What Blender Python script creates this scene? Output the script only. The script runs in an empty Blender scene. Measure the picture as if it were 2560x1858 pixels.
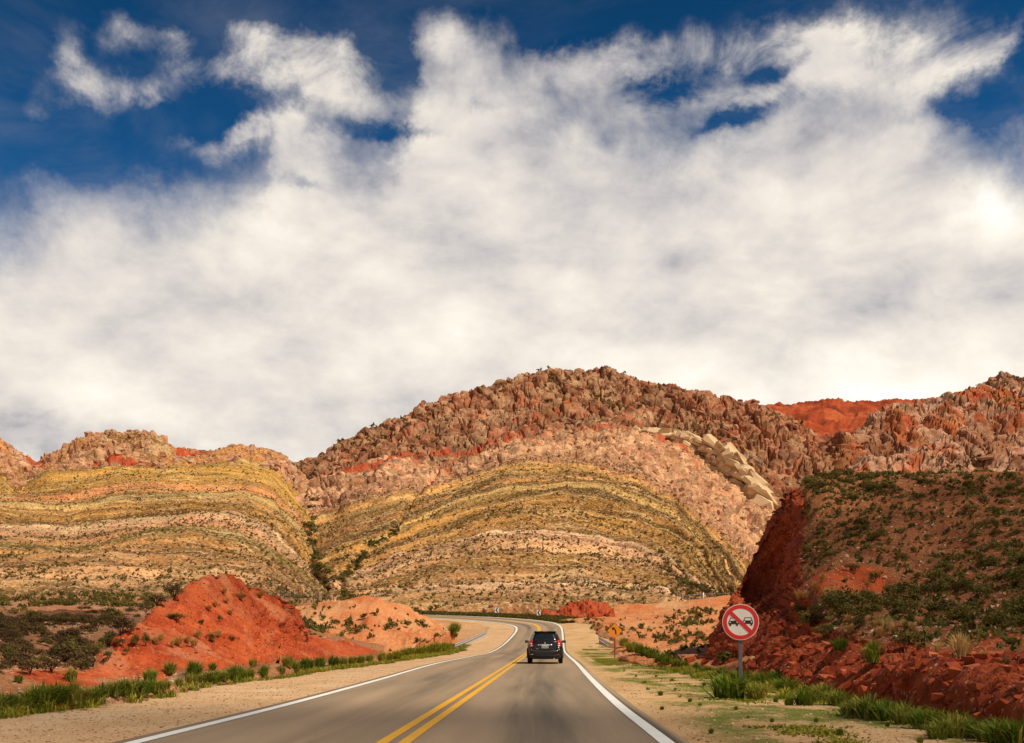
import bpy, bmesh, math, random
import numpy as np
from mathutils import Vector, Matrix

random.seed(11)
rng = np.random.default_rng(11)
scene = bpy.context.scene
COL = scene.collection

# ------------------------------------------------------------------ camera
F, HZ, CX, CH = 2560.0, 1600.0, 1280.0, 1.2      # focal length in photo pixels, horizon row, centre column, eye height
cam_data = bpy.data.cameras.new('camera')
cam_data.sensor_width = 36.0
cam_data.lens = 36.0
cam_data.shift_y = (HZ - 929.0) / 2560.0
cam_data.clip_start = 0.1
cam_data.clip_end = 20000.0
cam = bpy.data.objects.new('camera', cam_data)
cam.location = (0, 0, CH)
cam.rotation_euler = (math.radians(90), 0, 0)
COL.objects.link(cam)
scene.camera = cam

# ------------------------------------------------------------------ light
SUN_AZ = math.radians(122)       # clockwise from +Y (view direction): to the right and behind the camera
SUN_EL = math.radians(52)
to_sun = Vector((math.sin(SUN_AZ) * math.cos(SUN_EL), math.cos(SUN_AZ) * math.cos(SUN_EL), math.sin(SUN_EL)))
sun_data = bpy.data.lights.new('sun', 'SUN')
sun_data.energy = 5.0
sun_data.angle = math.radians(0.5)
sun_data.color = (1.0, 0.91, 0.76)
sun = bpy.data.objects.new('sun', sun_data)
sun.rotation_euler = to_sun.to_track_quat('Z', 'Y').to_euler()
sun.location = (60, -60, 120)
COL.objects.link(sun)

scene.view_settings.view_transform = 'Standard'
scene.view_settings.look = 'None'
scene.view_settings.exposure = 0.1
scene.view_settings.gamma = 1.0
scene.view_settings.use_curve_mapping = False
scene.render.engine = 'CYCLES'
scene.cycles.max_bounces = 6
scene.cycles.transparent_max_bounces = 12
scene.cycles.use_denoising = True

# ------------------------------------------------------------------ node helpers
def lin(c):
    c = c / 255.0
    return c / 12.92 if c <= 0.04045 else ((c + 0.055) / 1.055) ** 2.4
def S(r, g, b, k=1.0):
    return (lin(r) * k, lin(g) * k, lin(b) * k, 1.0)
LIT = 0.63
def A(r, g, b, k=1.0):           # base colour of a surface that shows (r,g,b) in full sun
    return tuple(min(0.85, x * LIT * k) for x in S(r, g, b)[:3]) + (1.0,)

class G:
    def __init__(self, nt): self.nt = nt
    def new(self, t, **kw):
        n = self.nt.nodes.new(t)
        for k, v in kw.items(): setattr(n, k, v)
        return n
    def put(self, sock, v):
        if v is None: return
        if hasattr(v, 'links') and hasattr(v, 'node'): self.nt.links.new(v, sock)
        else: sock.default_value = v
    def math(self, op, a, b=None, c=None, clamp=False):
        n = self.new('ShaderNodeMath', operation=op, use_clamp=clamp)
        self.put(n.inputs[0], a); self.put(n.inputs[1], b); self.put(n.inputs[2], c)
        return n.outputs[0]
    def vmath(self, op, a, b=None):
        n = self.new('ShaderNodeVectorMath', operation=op)
        self.put(n.inputs[0], a); self.put(n.inputs[1], b)
        return n.outputs[0]
    def noise(self, vec, scale, detail=4, rough=0.55, dist=0.0, out=0):
        n = self.new('ShaderNodeTexNoise')
        self.put(n.inputs['Vector'], vec); n.inputs['Scale'].default_value = scale
        n.inputs['Detail'].default_value = detail; n.inputs['Roughness'].default_value = rough
        n.inputs['Distortion'].default_value = dist
        return n.outputs[out]
    def voro(self, vec, scale, feature='F1', out=0, rand=1.0):
        n = self.new('ShaderNodeTexVoronoi', feature=feature)
        self.put(n.inputs['Vector'], vec); n.inputs['Scale'].default_value = scale
        n.inputs['Randomness'].default_value = rand
        return n.outputs[out]
    def ramp(self, fac, stops, interp='LINEAR'):
        n = self.new('ShaderNodeValToRGB'); cr = n.color_ramp; cr.interpolation = interp
        while len(cr.elements) < len(stops): cr.elements.new(0.5)
        for e, (p, c) in zip(cr.elements, stops):
            e.position = p; e.color = c if len(c) == 4 else tuple(c) + (1,)
        self.put(n.inputs[0], fac)
        return n.outputs[0]
    def step(self, fac, lo, hi):
        n = self.new('ShaderNodeMapRange', interpolation_type='SMOOTHSTEP')
        self.put(n.inputs['Value'], fac); self.put(n.inputs['From Min'], lo); self.put(n.inputs['From Max'], hi)
        return n.outputs[0]
    def mapr(self, fac, a, b, c, d):
        n = self.new('ShaderNodeMapRange')
        self.put(n.inputs['Value'], fac); n.inputs['From Min'].default_value = a; n.inputs['From Max'].default_value = b
        n.inputs['To Min'].default_value = c; n.inputs['To Max'].default_value = d
        return n.outputs[0]
    def mix(self, fac, a, b, blend='MIX'):
        n = self.new('ShaderNodeMix', data_type='RGBA', blend_type=blend)
        self.put(n.inputs[0], fac); self.put(n.inputs[6], a); self.put(n.inputs[7], b)
        return n.outputs[2]
    def attr(self, name, out='Fac'):
        n = self.new('ShaderNodeAttribute', attribute_name=name)
        return n.outputs[out]
    def coord(self, which='Object'):
        return self.new('ShaderNodeTexCoord').outputs[which]
    def mapping(self, vec, scale=(1, 1, 1), rot=(0, 0, 0), loc=(0, 0, 0)):
        n = self.new('ShaderNodeMapping')
        self.put(n.inputs[0], vec); n.inputs['Scale'].default_value = scale
        n.inputs['Rotation'].default_value = rot; n.inputs['Location'].default_value = loc
        return n.outputs[0]
    def bump(self, h, strength, dist, normal=None):
        n = self.new('ShaderNodeBump')
        n.inputs['Strength'].default_value = strength; n.inputs['Distance'].default_value = dist
        self.put(n.inputs['Height'], h)
        if normal is not None: self.put(n.inputs['Normal'], normal)
        return n.outputs[0]

def material(name, rough=0.9, spec=0.2):
    m = bpy.data.materials.new(name); m.use_nodes = True
    nt = m.node_tree; b = nt.nodes['Principled BSDF']
    b.inputs['Roughness'].default_value = rough
    b.inputs['Specular IOR Level'].default_value = spec
    return m, G(nt), b
def plain(name, col, rough=0.6, metal=0.0, spec=0.4, wear=0.12, wscale=8.0):
    m, g, b = material(name, rough, spec)
    n = g.noise(g.coord(), wscale, 5, 0.6)
    k = g.mapr(n, 0.3, 0.7, 1 - wear, 1 + wear)
    c = g.mix(1.0, col, g.new('ShaderNodeCombineColor').outputs[0], 'MULTIPLY')
    cc = c.node.inputs[7].links[0].from_node
    for i in range(3): g.put(cc.inputs[i], k)
    g.put(b.inputs['Base Color'], c); b.inputs['Metallic'].default_value = metal
    r = g.mapr(n, 0.3, 0.7, max(0.02, rough - 0.08), min(1, rough + 0.08)); g.put(b.inputs['Roughness'], r)
    return m

# ------------------------------------------------------------------ sky
world = bpy.data.worlds.new('World'); scene.world = world; world.use_nodes = True
wn = world.node_tree; wn.nodes.clear(); w = G(wn)
w_out = w.new('ShaderNodeOutputWorld'); w_bg = w.new('ShaderNodeBackground')
wn.links.new(w_bg.outputs[0], w_out.inputs[0])
w_bg.inputs[1].default_value = 0.1
sky_t = w.new('ShaderNodeTexSky', sky_type='NISHITA', sun_disc=False)
sky_t.sun_elevation = SUN_EL; sky_t.sun_rotation = SUN_AZ
sky_t.altitude = 3300; sky_t.air_density = 1.0; sky_t.dust_density = 0.1; sky_t.ozone_density = 2.2
hs = w.new('ShaderNodeHueSaturation'); hs.inputs['Hue'].default_value = 0.497; hs.inputs['Saturation'].default_value = 1.36; hs.inputs['Value'].default_value = 0.80
wn.links.new(sky_t.outputs[0], hs.inputs['Color'])
blue = hs.outputs[0]
dirv = w.coord('Generated')
sep = w.new('ShaderNodeSeparateXYZ'); wn.links.new(dirv, sep.inputs[0])
dx, dy, dz = sep.outputs
az = w.math('ARCTAN2', dx, dy)
hor = w.math('SQRT', w.math('ADD', w.math('MULTIPLY', dx, dx), w.math('MULTIPLY', dy, dy)))
el = w.math('DIVIDE', dz, w.math('MAXIMUM', hor, 0.02))
def sky_px(px, py):
    a = math.atan((px - CX) / F)
    return a, (HZ - py) / F * math.cos(a)
# domain warp for billowing edges
warp = w.new('ShaderNodeTexNoise'); warp.inputs['Scale'].default_value = 8.0; warp.inputs['Detail'].default_value = 6; warp.inputs['Roughness'].default_value = 0.66
wn.links.new(dirv, warp.inputs['Vector'])
wsep = w.new('ShaderNodeSeparateXYZ'); wn.links.new(w.vmath('SUBTRACT', warp.outputs['Color'], (0.5, 0.5, 0.5)), wsep.inputs[0])
azw = w.math('ADD', az, w.math('MULTIPLY', wsep.outputs[0], 0.13))
elw = w.math('ADD', el, w.math('MULTIPLY', wsep.outputs[1], 0.10))
def blob(px, py, rx, ry, amp, rot=0.0):
    a, e = sky_px(px, py)
    u = w.math('SUBTRACT', azw, a); v = w.math('SUBTRACT', elw, e)
    if rot:
        c, s_ = math.cos(rot), math.sin(rot)
        u, v = (w.math('ADD', w.math('MULTIPLY', u, c), w.math('MULTIPLY', v, s_)),
                w.math('SUBTRACT', w.math('MULTIPLY', v, c), w.math('MULTIPLY', u, s_)))
    u = w.math('DIVIDE', u, rx / F); v = w.math('DIVIDE', v, ry / F)
    q = w.math('ADD', w.math('MULTIPLY', u, u), w.math('MULTIPLY', v, v))
    return w.math('MULTIPLY', w.math('EXPONENT', w.math('MULTIPLY', q, -1.0)), amp)
# top of the cloud bank against azimuth
top_pts = [(-600, 500), (0, 545), (110, 490), (260, 470), (480, 470), (690, 430), (740, 330), (960, 395), (1060, 190), (1180, 150), (1300, 215), (1460, 300), (1620, 320), (1800, 330), (2000, 250), (2200, 235), (2400, 310), (2560, 330), (3200, 420)]
fc = w.new('ShaderNodeFloatCurve')
crv = fc.mapping.curves[0]
xs = []
for px, py in top_pts:
    a, e = sky_px(px, py); xs.append(((a + 0.8) / 1.6, e))
crv.points[0].location = (0.0, xs[0][1]); crv.points[1].location = (1.0, xs[-1][1])
for x, y in xs: crv.points.new(x, y)
fc.mapping.update()
w.put(fc.inputs['Value'], w.math('DIVIDE', w.math('ADD', azw, 0.8), 1.6, clamp=True))
bank = w.math('MULTIPLY', w.math('SUBTRACT', fc.outputs[0], elw), 20.0)
bank = w.math('MINIMUM', w.math('MAXIMUM', bank, -1.35), 1.5)
n_big = w.noise(dirv, 5.5, 6, 0.62, 0.3)
n_fine = w.noise(dirv, 19.0, 6, 0.6, 0.25)
dens = w.math('ADD', bank, w.math('MULTIPLY', w.math('SUBTRACT', n_big, 0.5), 2.2))
dens = w.math('ADD', dens, w.math('MULTIPLY', w.math('SUBTRACT', n_fine, 0.5), 1.7))
wisp, holes = [], []
for b_ in [(190, 190, 85, 52, 1.7, -0.5), (340, 225, 85, 36, 1.5), (150, 85, 44, 60, 0.9), (320, 85, 48, 46, 1.2, 0.6), (450, 110, 60, 40, 0.9), (470, 185, 66, 66, 1.5, 0.5), (590, 190, 60, 44, 1.6, 0.5), (620, 105, 90, 48, 1.4), (80, 240, 90, 60, 0.7),
           (750, 140, 100, 56, 1.5), (720, 220, 120, 60, 1.7), (870, 140, 90, 60, 1.5), (900, 240, 120, 56, 1.3), (560, 370, 110, 34, 1.9, 0.25), (650, 325, 80, 42, 1.3), (720, 360, 90, 50, 1.0), (1130, 110, 100, 66, 1.2),
           (1480, 190, 180, 55, 1.2), (1650, 140, 220, 60, 1.1), (1850, 90, 150, 50, 1.0), (2010, 120, 160, 66, 1.3), (2230, 140, 170, 80, 2.0), (2400, 160, 110, 40, 1.3, 0.5), (2520, 90, 60, 22, 0.8, 0.7), (1900, 220, 300, 40, 0.9),
           (1640, 220, 90, 30, -2.1, -0.2), (1850, 285, 100, 24, -1.9, 0.25), (1960, 155, 70, 22, -1.2), (930, 330, 120, 22, -1.4), (1190, 275, 34, 24, -1.0), (800, 470, 60, 18, -1.0), (1080, 340, 90, 18, -0.8),
           (1380, 120, 110, 55, -1.2), (2420, 260, 130, 30, -1.2), (200, 390, 260, 60, -0.9), (480, 300, 110, 22, -0.7)]:
    (wisp if b_[4] > 0 else holes).append(blob(*b_))
acc = wisp[0]
for q_ in wisp[1:]: acc = w.math('ADD', acc, q_)
fray = w.noise(w.mapping(dirv, (1, 1, 1.3), loc=(5, 2, 7)), 13.0, 7, 0.66, 0.6)
dens = w.math('ADD', dens, w.math('MULTIPLY', w.math('MINIMUM', acc, 1.9), w.mapr(fray, 0.28, 0.68, 0.25, 1.35)))
acc = holes[0]
for q_ in holes[1:]: acc = w.math('ADD', acc, q_)
dens = w.math('ADD', dens, w.math('MULTIPLY', acc, w.mapr(fray, 0.3, 0.7, 1.0, 0.35)))
alpha = w.step(dens, -1.1, 1.15)
veil = w.step(w.noise(w.mapping(dirv, (1.0, 1.0, 2.2), rot=(0, 0.5, 0)), 5.0, 6, 0.62, 0.5), 0.40, 0.75)
alpha = w.math('MAXIMUM', alpha, w.math('MULTIPLY', veil, w.mapr(el, 0.30, 0.62, 0.30, 0.12)))
alpha = w.math('MULTIPLY', alpha, w.mapr(dens, -0.4, 1.3, 0.86, 1.0))
tone = w.noise(w.mapping(dirv, (1, 1, 2.4)), 4.2, 6, 0.55, 0.4)
# lit and shaded sides of the billows: density here against density a little way towards the sun
def billow(off): return w.noise(w.vmath('ADD', w.mapping(dirv, (1, 1, 1.5)), off), 6.5, 6, 0.58, 0.25)
lit = w.math('SUBTRACT', billow((0, 0, 0)), billow((0.022, -0.006, 0.05)))
tone = w.math('ADD', tone, w.math('MULTIPLY', lit, 0.85))
tone = w.math('ADD', tone, w.math('MULTIPLY', w.math('SUBTRACT', w.noise(w.mapping(dirv, (1, 1, 2.0), loc=(3, 1, 2)), 12.0, 5, 0.55, 0.2), 0.5), 0.55))
tone = w.math('ADD', tone, w.math('MULTIPLY', w.math('SUBTRACT', w.math('MINIMUM', dens, 1.6), 0.9), 0.09))
tone = w.math('ADD', tone, w.mapr(el, 0.28, 0.62, 0.0, -0.16))
for b_ in [(2520, 480, 90, 110, 0.5), (2440, 950, 330, 120, 0.38), (60, 1080, 240, 45, -0.3), (2250, 560, 180, 70, -0.12), (1000, 1040, 300, 60, 0.0), (600, 680, 90, 30, 0.1), (1500, 880, 300, 60, 0.04)]:
    if b_[4]: tone = w.math('ADD', tone, blob(*b_))
ccol = w.ramp(tone, [(0.08, S(150, 150, 156)), (0.28, S(198, 193, 192)), (0.44, S(220, 213, 206)), (0.60, S(236, 228, 216)), (0.80, S(250, 243, 230)), (1.0, S(255, 253, 248))])
ccol10 = w.vmath('SCALE', ccol); ccol10.node.inputs['Scale'].default_value = 10.0
blue = w.vmath('SCALE', blue); w.put(blue.node.inputs['Scale'], w.mapr(el, 0.34, 0.66, 1.12, 0.62))      # high desert sky, deeper towards the zenith
skycol = w.mix(alpha, blue, ccol10)
wn.links.new(skycol, w_bg.inputs[0])
world.cycles.sampling_method = 'MANUAL'; world.cycles.sample_map_resolution = 512

# ------------------------------------------------------------------ numpy noise
_perm = np.random.default_rng(5).permutation(4096).astype(np.int64)
_rnd = np.random.default_rng(6).random(4096)
def _hash(ix, iy, iz):
    return _perm[(_perm[(_perm[ix & 4095] + iy) & 4095] + iz) & 4095]
def vnoise(p):
    i = np.floor(p).astype(np.int64); f = p - i; f = f * f * f * (f * (f * 6 - 15) + 10)
    r = np.zeros(len(p))
    for a in (0, 1):
        wx = f[:, 0] if a else 1 - f[:, 0]
        for b in (0, 1):
            wy = f[:, 1] if b else 1 - f[:, 1]
            for c in (0, 1):
                wz = f[:, 2] if c else 1 - f[:, 2]
                r += wx * wy * wz * _rnd[_hash(i[:, 0] + a, i[:, 1] + b, i[:, 2] + c)]
    return r * 2 - 1
def fbm(p, octaves=5, gain=0.5, lac=2.03):
    r = np.zeros(len(p)); a = 1.0; q = np.array(p, dtype=float)
    for o in range(octaves):
        r += a * vnoise(q + o * 17.3); q = q * lac; a *= gain
    return r
def ridged(p, octaves=4, gain=0.5):
    r = np.zeros(len(p)); a = 1.0; q = np.array(p, dtype=float)
    for o in range(octaves):
        r += a * (1 - np.abs(vnoise(q + o * 11.7)) * 2); q = q * 2.1; a *= gain
    return r
def worley(p, facet=False):
    i = np.floor(p).astype(np.int64)
    f1 = np.full(len(p), 9.0); f2 = np.full(len(p), 9.0); cid = np.zeros(len(p)); tl = np.zeros(len(p))
    for a in (-1, 0, 1):
        for b in (-1, 0, 1):
            for c in (-1, 0, 1):
                h = _hash(i[:, 0] + a, i[:, 1] + b, i[:, 2] + c)
                q = np.stack([i[:, 0] + a + _rnd[h], i[:, 1] + b + _rnd[(h * 7 + 3) & 4095], i[:, 2] + c + _rnd[(h * 13 + 5) & 4095]], 1)
                d = np.sqrt(((p - q) ** 2).sum(1))
                m = d < f1
                f2 = np.where(m, f1, np.minimum(f2, d)); cid = np.where(m, _rnd[(h * 31 + 9) & 4095], cid); f1 = np.where(m, d, f1)
                if facet:
                    rv = np.stack([_rnd[(h * 5 + 1) & 4095], _rnd[(h * 11 + 2) & 4095], _rnd[(h * 19 + 4) & 4095]], 1) - 0.5
                    tl = np.where(m, ((p - q) * rv).sum(1), tl)
    return (f1, f2, cid, tl) if facet else (f1, f2, cid)

# ------------------------------------------------------------------ mesh helpers
def P(px, py, d):
    return np.array([(px - CX) / F * d, d, CH + (HZ - py) / F * d])
def to_px(V):
    y = np.maximum(V[..., 1], 0.5)
    return CX + V[..., 0] / y * F, HZ - (V[..., 2] - CH) / y * F

def mesh_np(name, verts, faces, mats, smooth=False, attrs=None, mat_idx=None):
    """faces: (n,3) or (n,4) int array"""
    me = bpy.data.meshes.new(name)
    verts = np.ascontiguousarray(verts, dtype=np.float32); faces = np.ascontiguousarray(faces, dtype=np.int32)
    n, k = faces.shape
    me.vertices.add(len(verts)); me.vertices.foreach_set('co', verts.ravel())
    me.loops.add(n * k); me.loops.foreach_set('vertex_index', faces.ravel())
    me.polygons.add(n); me.polygons.foreach_set('loop_start', np.arange(0, n * k, k, dtype=np.int32))
    me.polygons.foreach_set('loop_total', np.full(n, k, dtype=np.int32))
    if mat_idx is not None: me.polygons.foreach_set('material_index', np.ascontiguousarray(mat_idx, dtype=np.int32))
    me.polygons.foreach_set('use_smooth', np.full(n, bool(smooth)))
    for m in (mats if isinstance(mats, (list, tuple)) else [mats]): me.materials.append(m)
    for an, av in (attrs or {}).items():
        at = me.attributes.new(an, 'FLOAT', 'POINT'); at.data.foreach_set('value', np.ascontiguousarray(av, dtype=np.float32).ravel())
    me.update(calc_edges=True); me.validate()
    return me
def link(name, me, parent=None, loc=None, rot=None, scale=None):
    o = bpy.data.objects.new(name, me); COL.objects.link(o)
    if parent is not None: o.parent = parent
    if loc is not None: o.location = tuple(float(x) for x in loc)
    if rot is not None: o.rotation_euler = rot
    if scale is not None: o.scale = scale if hasattr(scale, '__len__') else (scale, scale, scale)
    return o
def tag(o, label=None, cat=None, group=None, kind=None):
    if label: o['label'] = label
    if cat: o['category'] = cat
    if group: o['group'] = group
    if kind: o['kind'] = kind
    return o
def grid_faces(nv, nu):
    a = np.arange(nv * nu).reshape(nv, nu)
    return np.stack([a[:-1, :-1].ravel(), a[:-1, 1:].ravel(), a[1:, 1:].ravel(), a[1:, :-1].ravel()], 1)
def pchip(x, Y, xn):
    """monotone cubic through rows Y (k, ...) at x (k,), sampled at xn"""
    x = np.asarray(x, float); h = np.diff(x); sh = (-1,) + (1,) * (Y.ndim - 1)
    dl = np.diff(Y, axis=0) / h.reshape(sh)
    m = np.zeros_like(Y)
    if len(x) > 2:
        w1 = (2 * h[1:] + h[:-1]).reshape(sh); w2 = (h[1:] + 2 * h[:-1]).reshape(sh)
        ok = dl[:-1] * dl[1:] > 0
        with np.errstate(divide='ignore', invalid='ignore'):
            mm = (w1 + w2) / (w1 / dl[:-1] + w2 / dl[1:])
        m[1:-1] = np.where(ok, mm, 0)
    m[0] = dl[0]; m[-1] = dl[-1]
    i = np.clip(np.searchsorted(x, xn, side='right') - 1, 0, len(x) - 2)
    t = ((xn - x[i]) / h[i]).reshape(sh); hh = h[i].reshape(sh)
    return ((2 * t**3 - 3 * t**2 + 1) * Y[i] + (t**3 - 2 * t**2 + t) * hh * m[i] + (-2 * t**3 + 3 * t**2) * Y[i + 1] + (t**3 - t**2) * hh * m[i + 1])
def loft(rows, nu, nv, by='px', skirt=1.5, straight=False):
    """rows of (px, py, depth) from foot to back -> (nv, nu, 3) surface"""
    R = []
    for r in rows:
        r = np.array(r, float)
        pts = np.stack([P(*q) for q in r])
        if by == 'px': u = r[:, 0] - r[0, 0]
        else: u = np.concatenate([[0], np.cumsum(np.hypot(np.diff(r[:, 0]), np.diff(r[:, 1])) + 4)])
        un = np.linspace(0, 1, nu)
        R.append(np.stack([np.interp(un, u / u[-1], pts[:, k]) for k in range(3)], 1) if straight else pchip(u / u[-1], pts, un))
    R = np.stack(R)                                     # (k, nu, 3)
    R = np.concatenate([R[:1] - np.array([0, 0, skirt]), R])   # tuck the foot into the ground
    PXY = np.stack(to_px(R), -1)
    d = np.hypot(*np.moveaxis(np.diff(PXY, axis=0), -1, 0)).mean(1) + 6
    t = np.concatenate([[0], np.cumsum(d)]); t /= t[-1]
    return pchip(t, R, np.linspace(0, 1, nv))
def back_row(row, dd, dz, dpx=0):
    """a row behind `row`: dd metres farther, dz metres lower"""
    out = []
    for px, py, d in row:
        z = CH + (HZ - py) / F * d - dz; x = (px - CX) / F * d; d2 = d + dd
        out.append((CX + x / d2 * F + dpx, HZ - (z - CH) / d2 * F, d2))
    return out
def back_row_px(row, dd, dz, dpx):
    return [(px + dpx, HZ - (CH + (HZ - py) / F * d - dz - CH) / (d + dd) * F, d + dd) for px, py, d in row]
def grid_normals(V):
    du = np.gradient(V, axis=1); dv = np.gradient(V, axis=0)
    n = np.cross(du, dv); n /= np.linalg.norm(n, axis=2, keepdims=True) + 1e-9
    return np.where(n[..., 2:3] < -0.3, -n, n)
def noise_on(V, scale, octaves=5, gain=0.5, stretch=(1, 1, 1), seed=0.0, fn=fbm):
    s = V.shape[:2]
    p = V.reshape(-1, 3) / scale * np.array(stretch) + seed
    return fn(p, octaves, gain).reshape(s)
class Patch:
    def __init__(s, V): s.V = V; s.N = grid_normals(V); s.px, s.py = to_px(V)
    def push(s, amount): s.V = s.V + s.N * amount[..., None]
    def done(s): s.N = grid_normals(s.V); s.px, s.py = to_px(s.V); return s
    def at(s, px, py):
        q = (s.px - px) ** 2 + (s.py - py) ** 2
        m = q < max(20.0, q.min() * 1.5 + 4)
        d = np.where(m, s.V[..., 1], 1e9)
        i = np.unravel_index(np.argmin(d), d.shape)
        return s.V[i].copy(), s.N[i].copy()
    def near(s, xy):                                   # height of the patch under world x, y
        q = (s.V[..., 0] - xy[0]) ** 2 + (s.V[..., 1] - xy[1]) ** 2
        i = np.unravel_index(np.argmin(q), q.shape); return s.V[i].copy()
    def scatter(s, n, dens):
        a = np.linalg.norm(np.cross(np.gradient(s.V, axis=1), np.gradient(s.V, axis=0)), axis=2)
        p = (a * np.maximum(dens, 0)).ravel(); p /= p.sum()
        i = rng.choice(len(p), n, p=p)
        r, c = np.unravel_index(i, s.V.shape[:2])
        r2 = np.clip(r + rng.choice([-1, 1], n), 0, s.V.shape[0] - 1); c2 = np.clip(c + rng.choice([-1, 1], n), 0, s.V.shape[1] - 1)
        a, b = rng.random((n, 1)) * 0.5, rng.random((n, 1)) * 0.5
        V = s.V
        return V[r, c] + (V[r2, c] - V[r, c]) * a + (V[r, c2] - V[r, c]) * b, s.N[r, c]
    def build(s, name, mat, attrs=None, smooth=True):
        nv, nu = s.V.shape[:2]
        f = grid_faces(nv, nu)
        return mesh_np(name, s.V.reshape(-1, 3), f, mat, smooth, attrs)
def structure(name, me, parent=None):
    return tag(link(name, me, parent), kind='structure')

def rot_mats(az_, tilt=None, taz=None):
    c, s_ = np.cos(az_), np.sin(az_); z = np.zeros_like(c); o = np.ones_like(c)
    R = np.stack([np.stack([c, -s_, z], -1), np.stack([s_, c, z], -1), np.stack([z, z, o], -1)], 1)
    if tilt is not None:
        ct, st = np.cos(tilt), np.sin(tilt)
        T = np.stack([np.stack([o, z, z], -1), np.stack([z, ct, -st], -1), np.stack([z, st, ct], -1)], 1)
        c2, s2 = np.cos(taz), np.sin(taz)
        Q = np.stack([np.stack([c2, -s2, z], -1), np.stack([s2, c2, z], -1), np.stack([z, z, o], -1)], 1)
        R = Q @ T @ np.transpose(Q, (0, 2, 1)) @ R
    return R
def joined(name, variants, pos, scale, az_, mat, tilt=None, taz=None, smooth=False):
    """one mesh out of many small pieces; variants: list of (verts, tris)"""
    n = len(pos); vi = rng.integers(0, len(variants), n)
    scale = np.asarray(scale, float)
    if scale.ndim == 1: scale = np.repeat(scale[:, None], 3, 1)
    R = rot_mats(az_, tilt, taz); VV, FF, RR = [], [], []; off = 0
    for k, (vv, ff) in enumerate(variants):
        m = np.where(vi == k)[0]
        if not len(m): continue
        q = vv[None] * scale[m][:, None, :]
        q = np.einsum('nij,nvj->nvi', R[m], q) + pos[m][:, None, :]
        VV.append(q.reshape(-1, 3)); FF.append((ff[None] + (np.arange(len(m)) * len(vv))[:, None, None]).reshape(-1, 3) + off)
        RR.append(np.repeat(rng.random(len(m)), len(vv))); off += len(m) * len(vv)
    return mesh_np(name, np.concatenate(VV), np.concatenate(FF), mat, smooth, {'rnd': np.concatenate(RR)})

# ------------------------------------------------------------------ terrain materials
def vscale(g, col, k):
    n = g.new('ShaderNodeVectorMath', operation='SCALE'); g.put(n.inputs[0], col); g.put(n.inputs['Scale'], k)
    return n.outputs[0]
def striped_mat(name, stops, rock_cols):
    m, g, b = material(name, 0.95, 0.1)
    co = g.coord(); s = g.attr('s')
    s1 = g.math('ADD', s, g.math('MULTIPLY', g.math('SUBTRACT', g.noise(co, 0.02, 2, 0.5), 0.5), 0.02))
    s1 = g.math('ADD', s1, g.math('MULTIPLY', g.math('SUBTRACT', g.noise(co, 0.22, 4, 0.65), 0.5), 0.006))
    col = g.ramp(s1, stops)
    cx = g.new('ShaderNodeCombineXYZ'); g.put(cx.inputs[0], g.math('MULTIPLY', s1, 40.0))
    sp = g.new('ShaderNodeSeparateXYZ'); g.put(sp.inputs[0], co)
    g.put(cx.inputs[1], g.math('MULTIPLY', sp.outputs[0], 0.012))
    bed = g.noise(cx.outputs[0], 1.0, 4, 0.6)
    col = vscale(g, col, g.mapr(bed, 0.38, 0.62, 0.42, 1.30))
    cx2 = g.new('ShaderNodeCombineXYZ'); g.put(cx2.inputs[0], g.math('MULTIPLY', s1, 125.0)); g.put(cx2.inputs[1], g.math('MULTIPLY', sp.outputs[0], 0.03)); cx2.inputs[2].default_value = 5.0
    bed2 = g.noise(cx2.outputs[0], 1.0, 3, 0.6)
    col = g.mix(g.math('MULTIPLY', g.step(bed2, 0.56, 0.64), 0.6), col, A(250, 212, 150))
    col = g.mix(g.math('MULTIPLY', g.step(bed2, 0.43, 0.36), 0.6), col, A(112, 88, 40))
    big = g.noise(co, 0.035, 4, 0.6)
    col = g.mix(g.step(big, 0.52, 0.72), col, A(172, 128, 66), 'MIX')
    col.node.inputs[0].links[0].from_node.inputs['To Max'].default_value = 0.45
    # stony litter and dry tufts too small to build
    v = g.voro(co, 1.7, 'F1', 1)
    vs = g.new('ShaderNodeSeparateColor'); g.put(vs.inputs[0], v)
    col = g.mix(g.math('MULTIPLY', g.math('GREATER_THAN', vs.outputs[0], 0.76), 0.42), col, A(104, 76, 38))
    col = g.mix(g.math('MULTIPLY', g.math('GREATER_THAN', vs.outputs[1], 0.78), 0.40), col, A(252, 214, 160))
    rock = g.attr('rock')
    rc = g.ramp(g.noise(co, 0.10, 5, 0.65), rock_cols)
    v2 = g.voro(co, 0.35, 'F1', 1); v2s = g.new('ShaderNodeSeparateColor'); g.put(v2s.inputs[0], v2)
    rc = vscale(g, rc, g.mapr(v2s.outputs[0], 0, 1, 0.55, 1.25))
    col = g.mix(g.step(g.math('ADD', rock, g.math('MULTIPLY', g.math('SUBTRACT', g.noise(co, 0.08, 4), 0.5), 0.5)), 0.42, 0.58), col, rc)
    red = g.attr('red')
    rr = g.ramp(g.noise(co, 0.3, 4, 0.6), [(0.3, A(170, 66, 38)), (0.7, A(232, 116, 72))])
    col = g.mix(g.step(g.math('ADD', red, g.math('MULTIPLY', g.math('SUBTRACT', g.noise(co, 0.15, 4), 0.5), 0.6)), 0.35, 0.6), col, rr)
    col = vscale(g, col, 1.22)
    g.put(b.inputs['Base Color'], col)
    h = g.math('ADD', g.math('MULTIPLY', g.noise(co, 0.9, 5, 0.7), 1.0), g.math('MULTIPLY', bed, 0.7))
    h = g.math('ADD', h, g.math('MULTIPLY', vs.outputs[2], 0.5))
    g.put(b.inputs['Normal'], g.bump(h, 0.9, 0.9))
    return m
PINK_ROCK = [(0.28, A(156, 104, 66)), (0.42, A(212, 150, 104)), (0.55, A(236, 184, 136)), (0.7, A(220, 130, 84)), (0.85, A(250, 212, 166))]
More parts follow.
